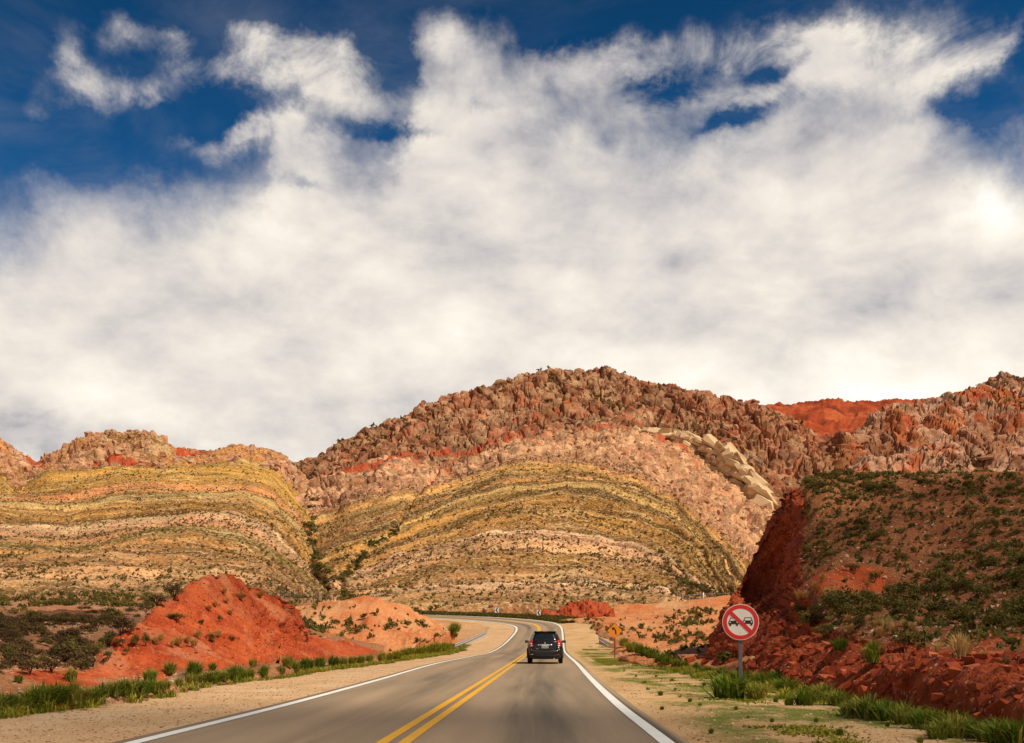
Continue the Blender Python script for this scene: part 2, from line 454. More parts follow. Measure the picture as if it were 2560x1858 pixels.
MAIN_STOPS = [(0.0, A(230, 165, 111)), (0.07, A(169, 123, 66)), (0.11, A(248, 182, 128)), (0.15, A(255, 207, 160)), (0.175, A(219, 155, 97)), (0.21, A(164, 119, 61)), (0.255, A(228, 159, 102)),
              (0.285, A(240, 180, 124)), (0.33, A(242, 172, 130)), (0.345, A(250, 206, 154)), (0.36, A(180, 123, 70)), (0.40, A(219, 153, 75)), (0.44, A(160, 113, 52)), (0.50, A(213, 149, 72)), (0.54, A(144, 104, 48)),
              (0.57, A(240, 182, 96)), (0.585, A(250, 204, 120)), (0.60, A(199, 140, 70)), (0.63, A(127, 92, 46)), (0.66, A(230, 159, 77)), (0.685, A(255, 174, 102)), (0.70, A(153, 107, 52)), (0.735, A(236, 176, 98)), (0.79, A(238, 172, 92)),
              (0.81, A(197, 132, 92)), (0.85, A(232, 162, 124)), (0.91, A(224, 140, 106)), (0.96, A(244, 172, 136)), (1.0, A(210, 110, 76))]
LEFT_STOPS = [(0.0, A(224, 161, 108)), (0.06, A(136, 104, 61)), (0.12, A(248, 182, 124)), (0.18, A(206, 146, 93)), (0.24, A(169, 119, 70)), (0.29, A(215, 149, 86)), (0.33, A(127, 104, 46)), (0.37, A(219, 155, 97)), (0.41, A(248, 172, 124)),
              (0.435, A(252, 206, 150)), (0.46, A(246, 188, 138)), (0.49, A(169, 119, 64)), (0.53, A(206, 142, 66)), (0.57, A(158, 113, 48)), (0.61, A(246, 178, 102)), (0.63, A(250, 206, 126)), (0.645, A(149, 109, 50)), (0.67, A(230, 161, 90)),
              (0.70, A(248, 157, 102)), (0.74, A(206, 146, 70)), (0.80, A(240, 180, 88)), (0.86, A(230, 168, 72)), (0.90, A(190, 142, 62)), (0.94, A(226, 134, 90)), (1.0, A(220, 134, 98))]
M_main = striped_mat('banded_slope_main', MAIN_STOPS, PINK_ROCK)
M_left = striped_mat('banded_slope_left', LEFT_STOPS, PINK_ROCK)

def rock_mat(name, cols, use_rnd=True, bump=0.8, freq=0.04, dark=0.0):
    m, g, b = material(name, 0.95, 0.12)
    co = g.coord()
    n = g.noise(co, freq, 5, 0.6)
    if use_rnd: n = g.math('ADD', g.math('MULTIPLY', n, 0.75), g.math('MULTIPLY', g.attr('rnd'), 0.26))
    col = g.ramp(n, cols)
    col = vscale(g, col, g.mapr(g.noise(co, 0.55, 5, 0.65), 0.3, 0.7, 0.66, 1.16))
    if dark:     # desert varnish
        col = g.mix(g.math('MULTIPLY', g.step(g.noise(g.mapping(co, (1, 1, 0.6), loc=(9, 2, 4)), 0.11, 6, 0.68), 0.42, 0.60), dark), col, A(124, 76, 50))
    red = g.attr('red')
    rr = g.ramp(g.noise(co, 0.3, 4, 0.6), [(0.3, A(176, 74, 44)), (0.7, A(228, 118, 76))])
    col = g.mix(g.step(g.math('ADD', red, g.math('MULTIPLY', g.math('SUBTRACT', g.noise(co, 0.12, 4), 0.5), 0.6)), 0.35, 0.6), col, rr)
    g.put(b.inputs['Base Color'], col)
    g.put(b.inputs['Normal'], g.bump(g.noise(g.mapping(co, (1, 1, 1.6)), 0.8, 6, 0.7), bump, 0.8))
    return m
ROCK_COLS = [(0.30, A(176, 122, 84)), (0.40, A(210, 154, 110)), (0.48, A(228, 176, 130)), (0.535, A(216, 126, 84)), (0.60, A(232, 170, 126)), (0.68, A(204, 136, 88)), (0.85, A(246, 208, 164))]
RIGHT_COLS = [(0.30, A(160, 96, 58)), (0.42, A(216, 150, 108)), (0.52, A(238, 186, 148)), (0.58, A(226, 116, 66)), (0.66, A(222, 150, 96)), (0.76, A(186, 122, 54)), (0.88, A(246, 208, 172))]
M_rock = rock_mat('ridge_rock', ROCK_COLS, dark=0.72)
M_rock_r = rock_mat('right_ridge_rock', RIGHT_COLS, dark=0.55)
M_rock_pale = rock_mat('pale_rubble', [(0.25, A(160, 104, 70)), (0.42, A(222, 160, 118)), (0.55, A(240, 188, 148)), (0.68, A(226, 140, 98)), (0.85, A(252, 222, 186))])
M_far_red = rock_mat('far_red_rock', [(0.3, A(130, 56, 28)), (0.45, A(196, 84, 44)), (0.6, A(228, 116, 66)), (0.7, A(160, 84, 40)), (0.85, A(206, 110, 60))], False, 1.0, 0.025)
M_cream = rock_mat('cream_sandstone', [(0.3, A(226, 176, 122)), (0.5, A(250, 212, 160)), (0.7, A(255, 232, 190))], False, 0.35, 0.12)

def dirt_mat(name, cols, pale, dark, stones=0.5, freq=0.25, bump=0.7, vs_=9.0, mott=(0.74, 1.24)):
    m, g, b = material(name, 0.95, 0.1)
    co = g.coord()
    col = g.ramp(g.noise(co, freq, 6, 0.62, 0.3), cols)
    col = vscale(g, col, g.mapr(g.noise(co, 3.2, 5, 0.65), 0.3, 0.7, *mott))
    pm = g.math('MULTIPLY', g.step(g.noise(g.mapping(co, (1, 1, 1), loc=(7, 3, 1)), freq * 1.7, 4, 0.6), 0.5, 0.66), stones)
    col = g.mix(pm, col, pale)
    v = g.voro(co, vs_, 'F1', 1); vs = g.new('ShaderNodeSeparateColor'); g.put(vs.inputs[0], v)
    dist = g.voro(co, vs_, 'F1', 0)
    peb = g.math('MULTIPLY', g.math('GREATER_THAN', vs.outputs[0], 0.80), g.math('LESS_THAN', dist, 0.35))
    col = g.mix(g.math('MULTIPLY', peb, 0.8), col, pale)
    peb2 = g.math('MULTIPLY', g.math('GREATER_THAN', vs.outputs[1], 0.84), g.math('LESS_THAN', dist, 0.38))
    col = g.mix(g.math('MULTIPLY', peb2, 0.7), col, dark)
    g.put(b.inputs['Base Color'], col)
    h = g.math('ADD', g.noise(co, 1.6, 6, 0.7), g.math('MULTIPLY', g.noise(co, 9.0, 4, 0.65), 0.35))
    h = g.math('ADD', h, g.math('MULTIPLY', g.math('ADD', peb, peb2), 0.12))
    g.put(b.inputs['Normal'], g.bump(h, bump, 0.35))
    return m
M_red = dirt_mat('red_earth', [(0.28, A(166, 62, 32)), (0.45, A(208, 90, 48)), (0.6, A(228, 110, 60)), (0.75, A(200, 82, 44))], A(232, 158, 112), A(110, 44, 28), 0.55)
M_red_deep = dirt_mat('deep_red_earth', [(0.28, A(150, 54, 30)), (0.45, A(206, 84, 46)), (0.6, A(230, 110, 62)), (0.75, A(176, 66, 38))], A(232, 150, 112), A(84, 32, 22), 0.3, 0.3, 1.0)
M_orange = dirt_mat('orange_earth', [(0.28, A(216, 108, 60)), (0.42, A(238, 142, 86)), (0.56, A(246, 166, 108)), (0.66, A(240, 140, 84)), (0.75, A(230, 96, 52))], A(246, 192, 132), A(150, 72, 40), 0.7, 0.09)
M_scrubland = dirt_mat('stony_scrub_soil', [(0.28, A(150, 96, 66)), (0.45, A(186, 124, 84)), (0.6, A(206, 140, 92)), (0.75, A(200, 100, 62))], A(224, 180, 148), A(92, 66, 46), 0.5, 0.12)
M_scrub_right = dirt_mat('stony_hill_soil', [(0.28, A(160, 92, 58)), (0.45, A(196, 120, 76)), (0.6, A(206, 140, 92)), (0.75, A(214, 86, 50))], A(226, 174, 136), A(96, 58, 38), 0.5, 0.16)
M_gravel = dirt_mat('tan_gravel', [(0.28, A(212, 166, 114)), (0.45, A(232, 184, 132)), (0.6, A(240, 194, 144)), (0.75, A(222, 176, 124))], A(252, 220, 178), A(160, 120, 84), 0.4, 0.35, 0.14, 26.0, (0.93, 1.06))
M_base = dirt_mat('desert_floor', [(0.28, A(206, 140, 88)), (0.45, A(228, 160, 104)), (0.6, A(236, 176, 118)), (0.75, A(226, 130, 80))], A(244, 200, 150), A(140, 90, 54), 0.5, 0.05)

# ------------------------------------------------------------------ road course
# left edge, right edge (photo pixel + distance) and where the yellow line runs between them
def flat(px, py): return (px, py, F * CH / (py - HZ))
ST = [(P(*flat(330, 1858)), P(*flat(1670, 1858)), 0.487),
      (P(*flat(700, 1766)), P(*flat(1552, 1766)), 0.495),
      (P(*flat(945, 1700)), P(*flat(1481, 1700)), 0.515),
      (P(*flat(1090, 1659)), P(*flat(1443, 1659)), 0.545),
      (P(1180, 1640.5, 74), P(1421, 1639.5, 75), 0.53),
      (P(1231, 1629, 96), P(1411, 1626, 98), 0.51),
      (P(1269, 1603, 122), P(1408, 1600, 124), 0.50),
      (P(1291, 1575, 140), P(1403, 1569, 143), 0.50),
      (P(1286, 1566, 146.5), P(1393, 1561, 151), 0.50),
      (P(1261, 1560, 150), P(1370, 1555, 157), 0.50),
      (P(1193, 1552.5, 154), P(1300, 1547.5, 162), 0.50),
      (P(1106, 1546.5, 158), P(1190, 1541.5, 167), 0.50),
      (P(1010, 1541, 163), P(1075, 1537.5, 172), 0.50),
      (P(800, 1532, 175), P(860, 1529, 186), 0.50)]
# carry the straight on towards and behind the camera
dirL = ST[0][0] - ST[1][0]; dirR = ST[0][1] - ST[1][1]
dirm = (dirL + dirR) / 2; dirm /= -dirm[1]; dirm[2] = 0
ST = [(ST[0][0] + dirm * k, ST[0][1] + dirm * k, 0.487) for k in (60, 30, 12, 5)] + ST
Lp = np.array([s[0] for s in ST]); Rp = np.array([s[1] for s in ST]); Cw = np.array([s[2] for s in ST])
def catmull(Q, n):
    Q = np.asarray(Q, float); out = []
    seg = np.linalg.norm(np.diff(Q[:, :3], axis=0), axis=1)
    ext = np.concatenate([[2 * Q[0] - Q[1]], Q, [2 * Q[-1] - Q[-2]]])
    for i in range(len(Q) - 1):
        p0, p1, p2, p3 = ext[i:i + 4]; k = n[i]
        d01 = np.linalg.norm(p1[:3] - p0[:3]) ** .5; d12 = np.linalg.norm(p2[:3] - p1[:3]) ** .5; d23 = np.linalg.norm(p3[:3] - p2[:3]) ** .5
        m1 = d12 * ((p1 - p0) / d01 - (p2 - p0) / (d01 + d12) + (p2 - p1) / d12)
        m2 = d12 * ((p2 - p1) / d12 - (p3 - p1) / (d12 + d23) + (p3 - p2) / d23)
        t = np.linspace(0, 1, k, endpoint=False)[:, None]
        out.append((2*t**3-3*t**2+1)*p1 + (t**3-2*t**2+t)*m1 + (-2*t**3+3*t**2)*p2 + (t**3-t**2)*m2)
    out.append(Q[-1:])
    return np.concatenate(out)
_n = [max(6, int(np.linalg.norm((Lp[i+1] + Rp[i+1] - Lp[i] - Rp[i]) / 2) / 0.8)) for i in range(len(Lp) - 1)]
RL = catmull(np.c_[Lp, Cw], _n); RC = RL[:, 3]; RL = RL[:, :3]; RR = catmull(Rp, _n)
RW = np.linalg.norm(RR - RL, axis=1)
along = np.concatenate([[0], np.cumsum(np.linalg.norm(np.diff((RL + RR) / 2, axis=0), axis=1))])
_mid = (RL + RR) / 2
_fw = int(np.argmax(_mid[:, 1] > 138))
def a_at(d): return float(np.interp(d, _mid[:_fw, 1], along[:_fw]))
def road_pt(wm, side, lift=0.0):
    """point wm metres to the right of side ('L', 'R' edge line or 'C' yellow line)"""
    u = (RR - RL) / RW[:, None]
    base = RL if side == 'L' else RR if side == 'R' else RL + (RR - RL) * RC[:, None]
    return base + u * wm + np.array([0, 0, lift])
def strip(name, rows, mat, uv=None, attrs=None):
    V = np.stack(rows)                       # (k, n, 3) across x along
    k, n = V.shape[:2]
    at = {'along': np.tile(along, k), 'across': np.repeat(np.arange(k) / max(1, k - 1), n)}
    at.update(attrs or {})
    return mesh_np(name, V.reshape(-1, 3), grid_faces(k, n)[:, ::-1], mat, True, at)

# ------------------------------------------------------------------ ground sheet under everything
def ground_z(x, y):
    z = np.interp(y, [-4000, 90, 105, 122, 140, 150, 160, 185, 230, 300, 9000], [0, 0, .3, 1.1, 2.6, 3.4, 4.2, 5.6, 8, 12, 12])
    z = z - 0.25 - np.clip((np.abs(x) - 40) / 400, 0, 1) * 0.8
    Q = np.concatenate([RL + (RR - RL) * t for t in (0, .25, .5, .75, 1)])[::2]
    best = np.full(len(x), 1e9); bz = np.zeros(len(x))
    near_ = (y > -70) & (y < 210) & (np.abs(x) < 90)
    idx = np.where(near_)[0]
    for k in range(0, len(idx), 4000):
        j = idx[k:k + 4000]
        d = (x[j, None] - Q[None, :, 0]) ** 2 + (y[j, None] - Q[None, :, 1]) ** 2
        a = d.argmin(1); best[j] = d[np.arange(len(j)), a]; bz[j] = Q[a, 2]
    wgt = np.where(best < 1e8, np.exp(-np.maximum(np.sqrt(best) - 5, 0) ** 2 / 200.0), 0)
    return z * (1 - wgt) + (bz - 0.22) * wgt
gx = np.sort(np.concatenate([np.linspace(-70, 70, 190), np.sinh(np.linspace(-6, 6, 60)) / np.sinh(6) * 6000]))
gy = np.sort(np.concatenate([np.linspace(-60, 220, 300), -60 - np.geomspace(3, 5000, 18), 220 + np.geomspace(3, 6000, 22)]))
GX, GY = np.meshgrid(gx, gy)
GZ = ground_z(GX.ravel(), GY.ravel())
structure('ground', mesh_np('ground', np.stack([GX.ravel(), GY.ravel(), GZ], 1), grid_faces(len(gy), len(gx)), M_base, True))

# ------------------------------------------------------------------ road, markings, shoulders
m, g, b = material('dusty_asphalt', 0.85, 0.25)
M_road = m
al = g.attr('along'); ac = g.attr('across'); co = g.coord()
cv = g.new('ShaderNodeCombineXYZ'); g.put(cv.inputs[0], g.math('MULTIPLY', al, 0.035)); g.put(cv.inputs[1], g.math('MULTIPLY', ac, 5.0))
streak = g.noise(cv.outputs[0], 1.0, 5, 0.6, 0.2)
col = g.ramp(streak, [(0.28, A(124, 110, 92)), (0.42, A(172, 146, 116)), (0.6, A(196, 164, 128)), (0.8, A(214, 180, 142))])
def track(c, wd):
    return g.math('EXPONENT', g.math('MULTIPLY', g.math('POWER', g.math('DIVIDE', g.math('SUBTRACT', ac, c), wd), 2.0), -1.0))
cv2 = g.new('ShaderNodeCombineXYZ'); g.put(cv2.inputs[0], g.math('MULTIPLY', al, 0.022)); g.put(cv2.inputs[1], g.math('MULTIPLY', ac, 9.0)); cv2.inputs[2].default_value = 4.0
patchy = g.step(g.noise(cv2.outputs[0], 1.0, 4, 0.6), 0.36, 0.62)
tr = g.math('ADD', g.math('MULTIPLY', track(0.91, 0.05), 0.95), g.math('MULTIPLY', track(0.66, 0.055), 0.6))
tr = g.math('ADD', tr, g.math('ADD', g.math('MULTIPLY', track(0.14, 0.06), 0.4), g.math('MULTIPLY', track(0.36, 0.06), 0.5)))
col = g.mix(g.math('MULTIPLY', tr, patchy, clamp=True), col, A(84, 72, 58))
col = vscale(g, col, g.mapr(g.noise(co, 26.0, 3, 0.7), 0.3, 0.7, 0.86, 1.12))
ed = g.math('MINIMUM', ac, g.math('SUBTRACT', 1.0, ac))
col = g.mix(g.step(ed, 0.04, 0.025), col, A(112, 90, 70))
g.put(b.inputs['Base Color'], col)
g.put(b.inputs['Normal'], g.bump(g.noise(co, 60.0, 3, 0.7), 0.35, 0.01))
rows = [road_pt(wm, 'L', -0.0) for wm in (-0.26, 0.0)] + [RL + (RR - RL) * t for t in np.linspace(0.06, 0.94, 12)] + [road_pt(wm, 'R', 0.0) for wm in (0.0, 0.26)]
rows = [road_pt(-0.30, 'L', -0.09)] + rows + [road_pt(0.30, 'R', -0.09)]
structure('road', strip('road', rows, M_road))

def paint(name, col, wear_col, amount):
    m, g, b = material(name, 0.7, 0.3)
    co = g.coord()
    n = g.noise(co, 5.0, 6, 0.7)
    fine = g.noise(co, 40.0, 3, 0.7)
    wr = g.step(g.math('ADD', n, g.math('MULTIPLY', g.math('SUBTRACT', fine, 0.5), 0.4)), 0.60, 0.74)
    c = g.mix(g.math('MULTIPLY', wr, amount), col, wear_col)
    c = vscale(g, c, g.mapr(g.noise(co, 1.0, 4), 0.3, 0.7, 0.93, 1.06))
    g.put(b.inputs['Base Color'], c)
    return m
M_white = paint('white_road_paint', A(255, 250, 238, 1.15), A(200, 170, 130), 0.5)
M_yellow = paint('yellow_road_paint', A(255, 184, 40, 1.1), A(190, 140, 84), 0.45)
def marking(name, side, w0, w1, mat):
    grow = np.interp(along, [a_at(110), a_at(137), a_at(137) + 25], [1, 1.5, 2.6])[:, None]
    mid_ = road_pt((w0 + w1) / 2, side, 0.006)
    return structure(name, strip(name, [mid_ + (road_pt(w0, side, 0.006) - mid_) * grow, mid_, mid_ + (road_pt(w1, side, 0.006) - mid_) * grow], mat))
marking('road_edge_marking_left', 'L', -0.08, 0.10, M_white)
marking('road_edge_marking_right', 'R', -0.10, 0.08, M_white)
marking('road_centre_marking_left', 'C', -0.20, -0.06, M_yellow)
marking('road_centre_marking_right', 'C', 0.06, 0.20, M_yellow)

# gravel shoulders: width varies along the road
def shoulder(name, side, widths, mat):
    sg = -1 if side == 'L' else 1
    wd = np.interp(along, [a for a, _ in widths], [b for _, b in widths])
    wd = wd + 0.35 * vnoise(np.stack([along * 0.5, along * 0 + (3 if side == 'L' else 9), along * 0], 1)) * np.minimum(1, wd / 2)
    rows = []
    ts = np.linspace(0, 1, 14)
    for t in ts:
        q = road_pt(0.24 * sg, side, -0.03) + (road_pt(1.0 * sg, side) - road_pt(0.0, side)) * (wd * t)[:, None]
        q[:, 2] += 0.03 * vnoise(q * 1.3) * min(1, t * 4) - 0.02 * t - (0.30 if t == 1 else 0)
        rows.append(q)
    structure(name, strip(name, rows[::-1], mat))
    return np.stack(rows)
M_verge, g, b = material('sandy_verge', 0.95, 0.1)
co = g.coord()
sand = g.ramp(g.noise(co, 0.5, 6, 0.62), [(0.3, A(206, 158, 104)), (0.5, A(236, 186, 128)), (0.7, A(244, 202, 146))])
v = g.voro(co, 17.0, 'F1', 1); vs = g.new('ShaderNodeSeparateColor'); g.put(vs.inputs[0], v)
vd = g.math('LESS_THAN', g.voro(co, 17.0, 'F1', 0), 0.36)
sand = g.mix(g.math('MULTIPLY', g.math('MULTIPLY', g.math('GREATER_THAN', vs.outputs[0], 0.8), vd), 0.8), sand, A(252, 226, 190))
sand = g.mix(g.math('MULTIPLY', g.math('MULTIPLY', g.math('GREATER_THAN', vs.outputs[1], 0.82), vd), 0.7), sand, A(150, 106, 70))
grn = g.noise(g.mapping(co, (1.0, 0.5, 1.0)), 0.55, 5, 0.62, 0.3)
gm = g.step(g.math('ADD', grn, g.math('MULTIPLY', g.math('SUBTRACT', g.noise(co, 7.0, 4, 0.7), 0.5), 0.35)), 0.44, 0.57)
gcol = g.ramp(g.noise(co, 1.3, 4), [(0.3, A(92, 112, 40)), (0.6, A(140, 142, 52)), (0.8, A(176, 160, 70))])
edge = g.math('MULTIPLY', g.step(g.attr('across'), 0.97, 0.78), g.step(g.attr('along'), a_at(105), a_at(85)))     # no growth right beside the asphalt
g.put(b.inputs['Base Color'], g.mix(g.math('MULTIPLY', g.math('MULTIPLY', gm, edge), 0.95), sand, gcol))
g.put(b.inputs['Normal'], g.bump(g.noise(co, 14.0, 5, 0.7), 0.6, 0.05))
SH_L = shoulder('shoulder_left', 'L', [(0, 4.2), (a_at(17), 3.9), (a_at(35), 3.7), (a_at(62), 3.0), (a_at(100), 3.6), (a_at(130), 5.0), (along[-1], 4.0)], M_gravel)
SH_R = shoulder('shoulder_right', 'R', [(0, 4.6), (a_at(14), 4.6), (a_at(22), 4.5), (a_at(40), 3.6), (a_at(70), 4.6), (a_at(95), 6.2), (a_at(125), 8.5), (a_at(137), 7.0), (along[-1], 4.0)], M_verge)

# ------------------------------------------------------------------ hills
def strata(px, py, curves):
    """curves: (value, [(px, py)...]) from the foot upward -> bedding level of every point"""
    ys = [np.interp(px, [q[0] for q in c[1]], [q[1] for q in c[1]]) for c in curves]
    s = np.full(px.shape, curves[0][0], float)
    for (v0, _), (v1, _), y0, y1 in zip(curves[:-1], curves[1:], ys[:-1], ys[1:]):
        t = np.clip((y0 - py) / np.maximum(y0 - y1, 1.0), 0, 1)
        s = s + (v1 - v0) * t
    return s
def blur_rows(a, k):
    ker = np.ones(k) / k
    return np.apply_along_axis(lambda r: np.convolve(np.pad(r, k // 2, mode='edge'), ker, 'valid')[:len(r)], 1, a)
def cells(V, size, stretch=(1, 1, 1), seed=0.0):
    f1, f2, cid = worley(V.reshape(-1, 3) / size * np.array(stretch) + seed)
    sh = V.shape[:2]
    return f1.reshape(sh), f2.reshape(sh), cid.reshape(sh)
def band_near(px, py, line, half):
    y = np.interp(px, [q[0] for q in line], [q[1] for q in line], left=-9e3, right=-9e3)
    return np.exp(-((py - y) / half) ** 2)

# --- banded hill in the middle
def dive_l(row, dpx=28, dpy=14, dd=26): a = row[0]; return [(a[0] - dpx, a[1] + dpy, a[2] + dd)] + row
def dive_r(row, dpx=28, dpy=14, dd=26): a = row[-1]; return row + [(a[0] + dpx, a[1] + dpy, a[2] + dd)]
crest_main = [(745, 1252, 460), (870, 1197, 470), (1000, 1150, 480), (1100, 1180, 480), (1250, 1125, 490), (1400, 1090, 500), (1510, 1080, 500), (1600, 1090, 500), (1700, 1135, 495), (1800, 1200, 480), (1880, 1270, 460), (1980, 1330, 450)]
rows = [[(800, 1548, 195), (900, 1543, 190), (1000, 1541, 188), (1300, 1539, 186), (1500, 1534, 188), (1700, 1518, 200), (1850, 1512, 215), (2050, 1500, 240)],
        [(830, 1482, 245), (900, 1478, 240), (1000, 1474, 235), (1300, 1472, 230), (1500, 1470, 235), (1700, 1462, 245), (1850, 1460, 260), (2050, 1450, 280)],
        [(800, 1405, 310), (900, 1392, 300), (1000, 1385, 290), (1300, 1370, 285), (1500, 1370, 290), (1700, 1372, 300), (1850, 1385, 310), (2050, 1390, 330)],
        [(787, 1335, 370), (900, 1312, 360), (1000, 1300, 350), (1300, 1260, 350), (1500, 1255, 350), (1700, 1272, 355), (1850, 1315, 360), (2050, 1350, 370)],
        [(778, 1285, 420), (880, 1240, 420), (1000, 1208, 420), (1100, 1218, 415), (1300, 1163, 425), (1500, 1150, 430), (1700, 1190, 430), (1830, 1250, 420), (2000, 1330, 420)],
        crest_main, back_row(crest_main, 40, 16), back_row(crest_main, 130, 60)]
rows = [dive_l(r) for r in rows]
H1 = Patch(loft(rows, 720, 420, skirt=6))
PX, PY = H1.px.copy(), H1.py.copy()
mainA = [(735, 1252), (870, 1197), (1000, 1150), (1100, 1182), (1250, 1124), (1400, 1088), (1510, 1078), (1600, 1090), (1700, 1138), (1800, 1213), (1850, 1290), (1900, 1370)]
mainB = [(780, 1300), (870, 1268), (1000, 1245), (1100, 1222), (1200, 1190), (1270, 1165), (1400, 1160), (1500, 1180), (1593, 1204), (1687, 1250), (1780, 1328), (1812, 1350), (1854, 1392), (1900, 1450)]
mainC = [(780, 1400), (900, 1362), (1016, 1318), (1130, 1275), (1242, 1243), (1411, 1215), (1500, 1219), (1580, 1238), (1693, 1278), (1761, 1345), (1806, 1424), (1834, 1481), (1880, 1550)]
mainD = [(780, 1475), (892, 1436), (1050, 1385), (1242, 1361), (1411, 1356), (1500, 1360), (1580, 1373), (1670, 1407), (1738, 1458), (1783, 1492), (1840, 1560)]
mainE = [(780, 1560), (1000, 1545), (1300, 1540), (1500, 1540), (1640, 1545), (1700, 1555), (1900, 1640)]
s1 = strata(PX, PY, [(0.0, mainE), (0.31, mainD), (0.58, mainC), (0.80, mainB), (1.0, mainA)])
s1 = s1 + 0.006 * noise_on(H1.V, 40, 4)
gul = noise_on(H1.V, 55, 4, 0.5, (1, 0.35, 0.35), 3.0, ridged)
bedrel = np.sin(s1 * 150) * 0.35 + np.sin(s1 * 61 + 1) * 0.6
rough = np.clip((s1 - 0.78) / 0.08, 0, 1)
f1, f2, cid = cells(H1.V, 7.0, (1, 1, 1.2), 2.0)
disp = 1.8 * noise_on(H1.V, 45, 5) + 0.55 * noise_on(H1.V, 7, 4, 0.6) + bedrel * (1 - rough) - 1.2 * (gul - 1)
disp = disp + rough * (2.2 * (cid - 0.5) + 1.6 * np.clip((f2 - f1) * 2, 0, 1) + 1.2 * noise_on(H1.V, 10, 4, 0.6, (1, 1, 0.5), 5.0, ridged))
# side gully that climbs from the big one, and the notch in the flatirons
gl = [(800, 1500), (860, 1440), (930, 1370), (985, 1330), (1010, 1290), (1050, 1230), (1100, 1190)]
gy_ = band_near(PX, PY, gl, 9); disp = disp - 3.2 * gy_
H1.push(disp); H1.done()
red1 = np.maximum(band_near(PX, PY, [(870, 1196), (1000, 1152), (1060, 1160), (1130, 1185)], 9) * 0.9, band_near(PX, PY, mainA, 8) * 0.5)
rockm = np.clip((s1 - 0.80) / 0.05, 0, 1) * 0.62 + 0.15 * noise_on(H1.V, 30, 3)
hill_main = structure('hill_main', H1.build('hill_main', M_main, {'s': s1, 'rock': rockm, 'red': red1}))

# --- banded hill on the left
crest_left = [(-700, 1080, 530), (-100, 1075, 530), (0, 1106, 530), (50, 1140, 530), (85, 1160, 530), (106, 1163, 530), (182, 1120, 530), (273, 1087, 530), (330, 1081, 530), (379, 1089, 530), (436, 1121, 530), (504, 1133, 530), (591, 1125, 530), (652, 1131, 530), (705, 1157, 525), (722, 1190, 500)]
rows = [[(-700, 1500, 230), (0, 1502, 225), (400, 1507, 220), (650, 1512, 215), (860, 1528, 205)],
        [(-700, 1440, 270), (0, 1440, 265), (400, 1430, 265), (650, 1448, 262), (838, 1492, 250)],
        [(-700, 1370, 320), (0, 1370, 315), (300, 1350, 315), (500, 1340, 315), (650, 1375, 310), (803, 1440, 295)],
        [(-700, 1310, 370), (0, 1310, 370), (300, 1300, 370), (500, 1285, 370), (650, 1305, 365), (784, 1380, 340)],
        [(-700, 1240, 430), (0, 1245, 430), (300, 1225, 430), (500, 1215, 430), (620, 1215, 430), (700, 1250, 420), (772, 1320, 390)],
        [(-700, 1170, 480), (0, 1180, 480), (45, 1220, 470), (110, 1172, 480), (320, 1152, 485), (500, 1162, 485), (610, 1152, 485), (670, 1162, 480), (738, 1232, 450)],
        crest_left, back_row(crest_left, 40, 14), back_row(crest_left, 150, 70)]
rows = [dive_r(r) for r in rows]
H2 = Patch(loft(rows, 720, 420, skirt=6))
PX2, PY2 = H2.px.copy(), H2.py.copy()
lA = [(0, 1172), (38, 1232), (70, 1200), (106, 1172), (227, 1160), (322, 1156), (402, 1175), (504, 1167), (614, 1156), (667, 1160), (720, 1202), (758, 1258), (800, 1330)]
lB = [(0, 1237), (182, 1228), (322, 1203), (402, 1209), (504, 1205), (607, 1205), (683, 1224), (743, 1285), (770, 1338), (810, 1420)]
lC = [(0, 1258), (163, 1268), (322, 1254), (504, 1245), (607, 1249), (683, 1277), (739, 1330), (789, 1391), (830, 1460)]
lD = [(0, 1320), (163, 1325), (322, 1311), (474, 1294), (569, 1300), (664, 1334), (739, 1383), (804, 1440), (840, 1490)]
lE = [(0, 1371), (163, 1371), (322, 1349), (504, 1338), (607, 1353), (702, 1395), (777, 1452), (830, 1505)]
lF = [(0, 1406), (322, 1383), (504, 1376), (645, 1406), (758, 1471), (820, 1530)]
lG = [(0, 1505), (600, 1500), (700, 1520), (800, 1590)]
s2 = strata(PX2, PY2, [(0.0, lG), (0.24, lF), (0.33, lE), (0.44, lD), (0.63, lC), (0.76, lB), (0.92, lA)])
s2 = s2 + 0.006 * noise_on(H2.V, 40, 4, 0.5, (1, 1, 1), 9.0)
rough2 = np.clip((s2 - 0.90) / 0.02, 0, 1)
f1, f2, cid = cells(H2.V, 6.0, (1, 1, 1.2), 7.0)
disp = 1.8 * noise_on(H2.V, 45, 5, 0.5, (1, 1, 1), 21.0) + 0.55 * noise_on(H2.V, 7, 4, 0.6) + (np.sin(s2 * 150) * 0.35 + np.sin(s2 * 61) * 0.6) * (1 - rough2)
disp = disp - 1.2 * (noise_on(H2.V, 55, 4, 0.5, (1, 0.35, 0.35), 13.0, ridged) - 1)
disp = disp + rough2 * (2.4 * (cid - 0.5) + 1.6 * np.clip((f2 - f1) * 2, 0, 1) + 1.0 * noise_on(H2.V, 9, 4, 0.6))
H2.push(disp); H2.done()
red2 = 0.8 * band_near(PX2, PY2, [(230, 1150), (300, 1150), (360, 1160), (440, 1165)], 9) + 0.9 * band_near(PX2, PY2, [(440, 1128), (480, 1137), (520, 1136)], 7) + 0.7 * band_near(PX2, PY2, [(50, 1140), (80, 1158), (110, 1165)], 9)
rockm2 = np.clip((s2 - 0.90) / 0.03, 0, 1) * 0.7
hill_left = structure('hill_left', H2.build('hill_left', M_left, {'s': s2, 'rock': rockm2, 'red': red2}))

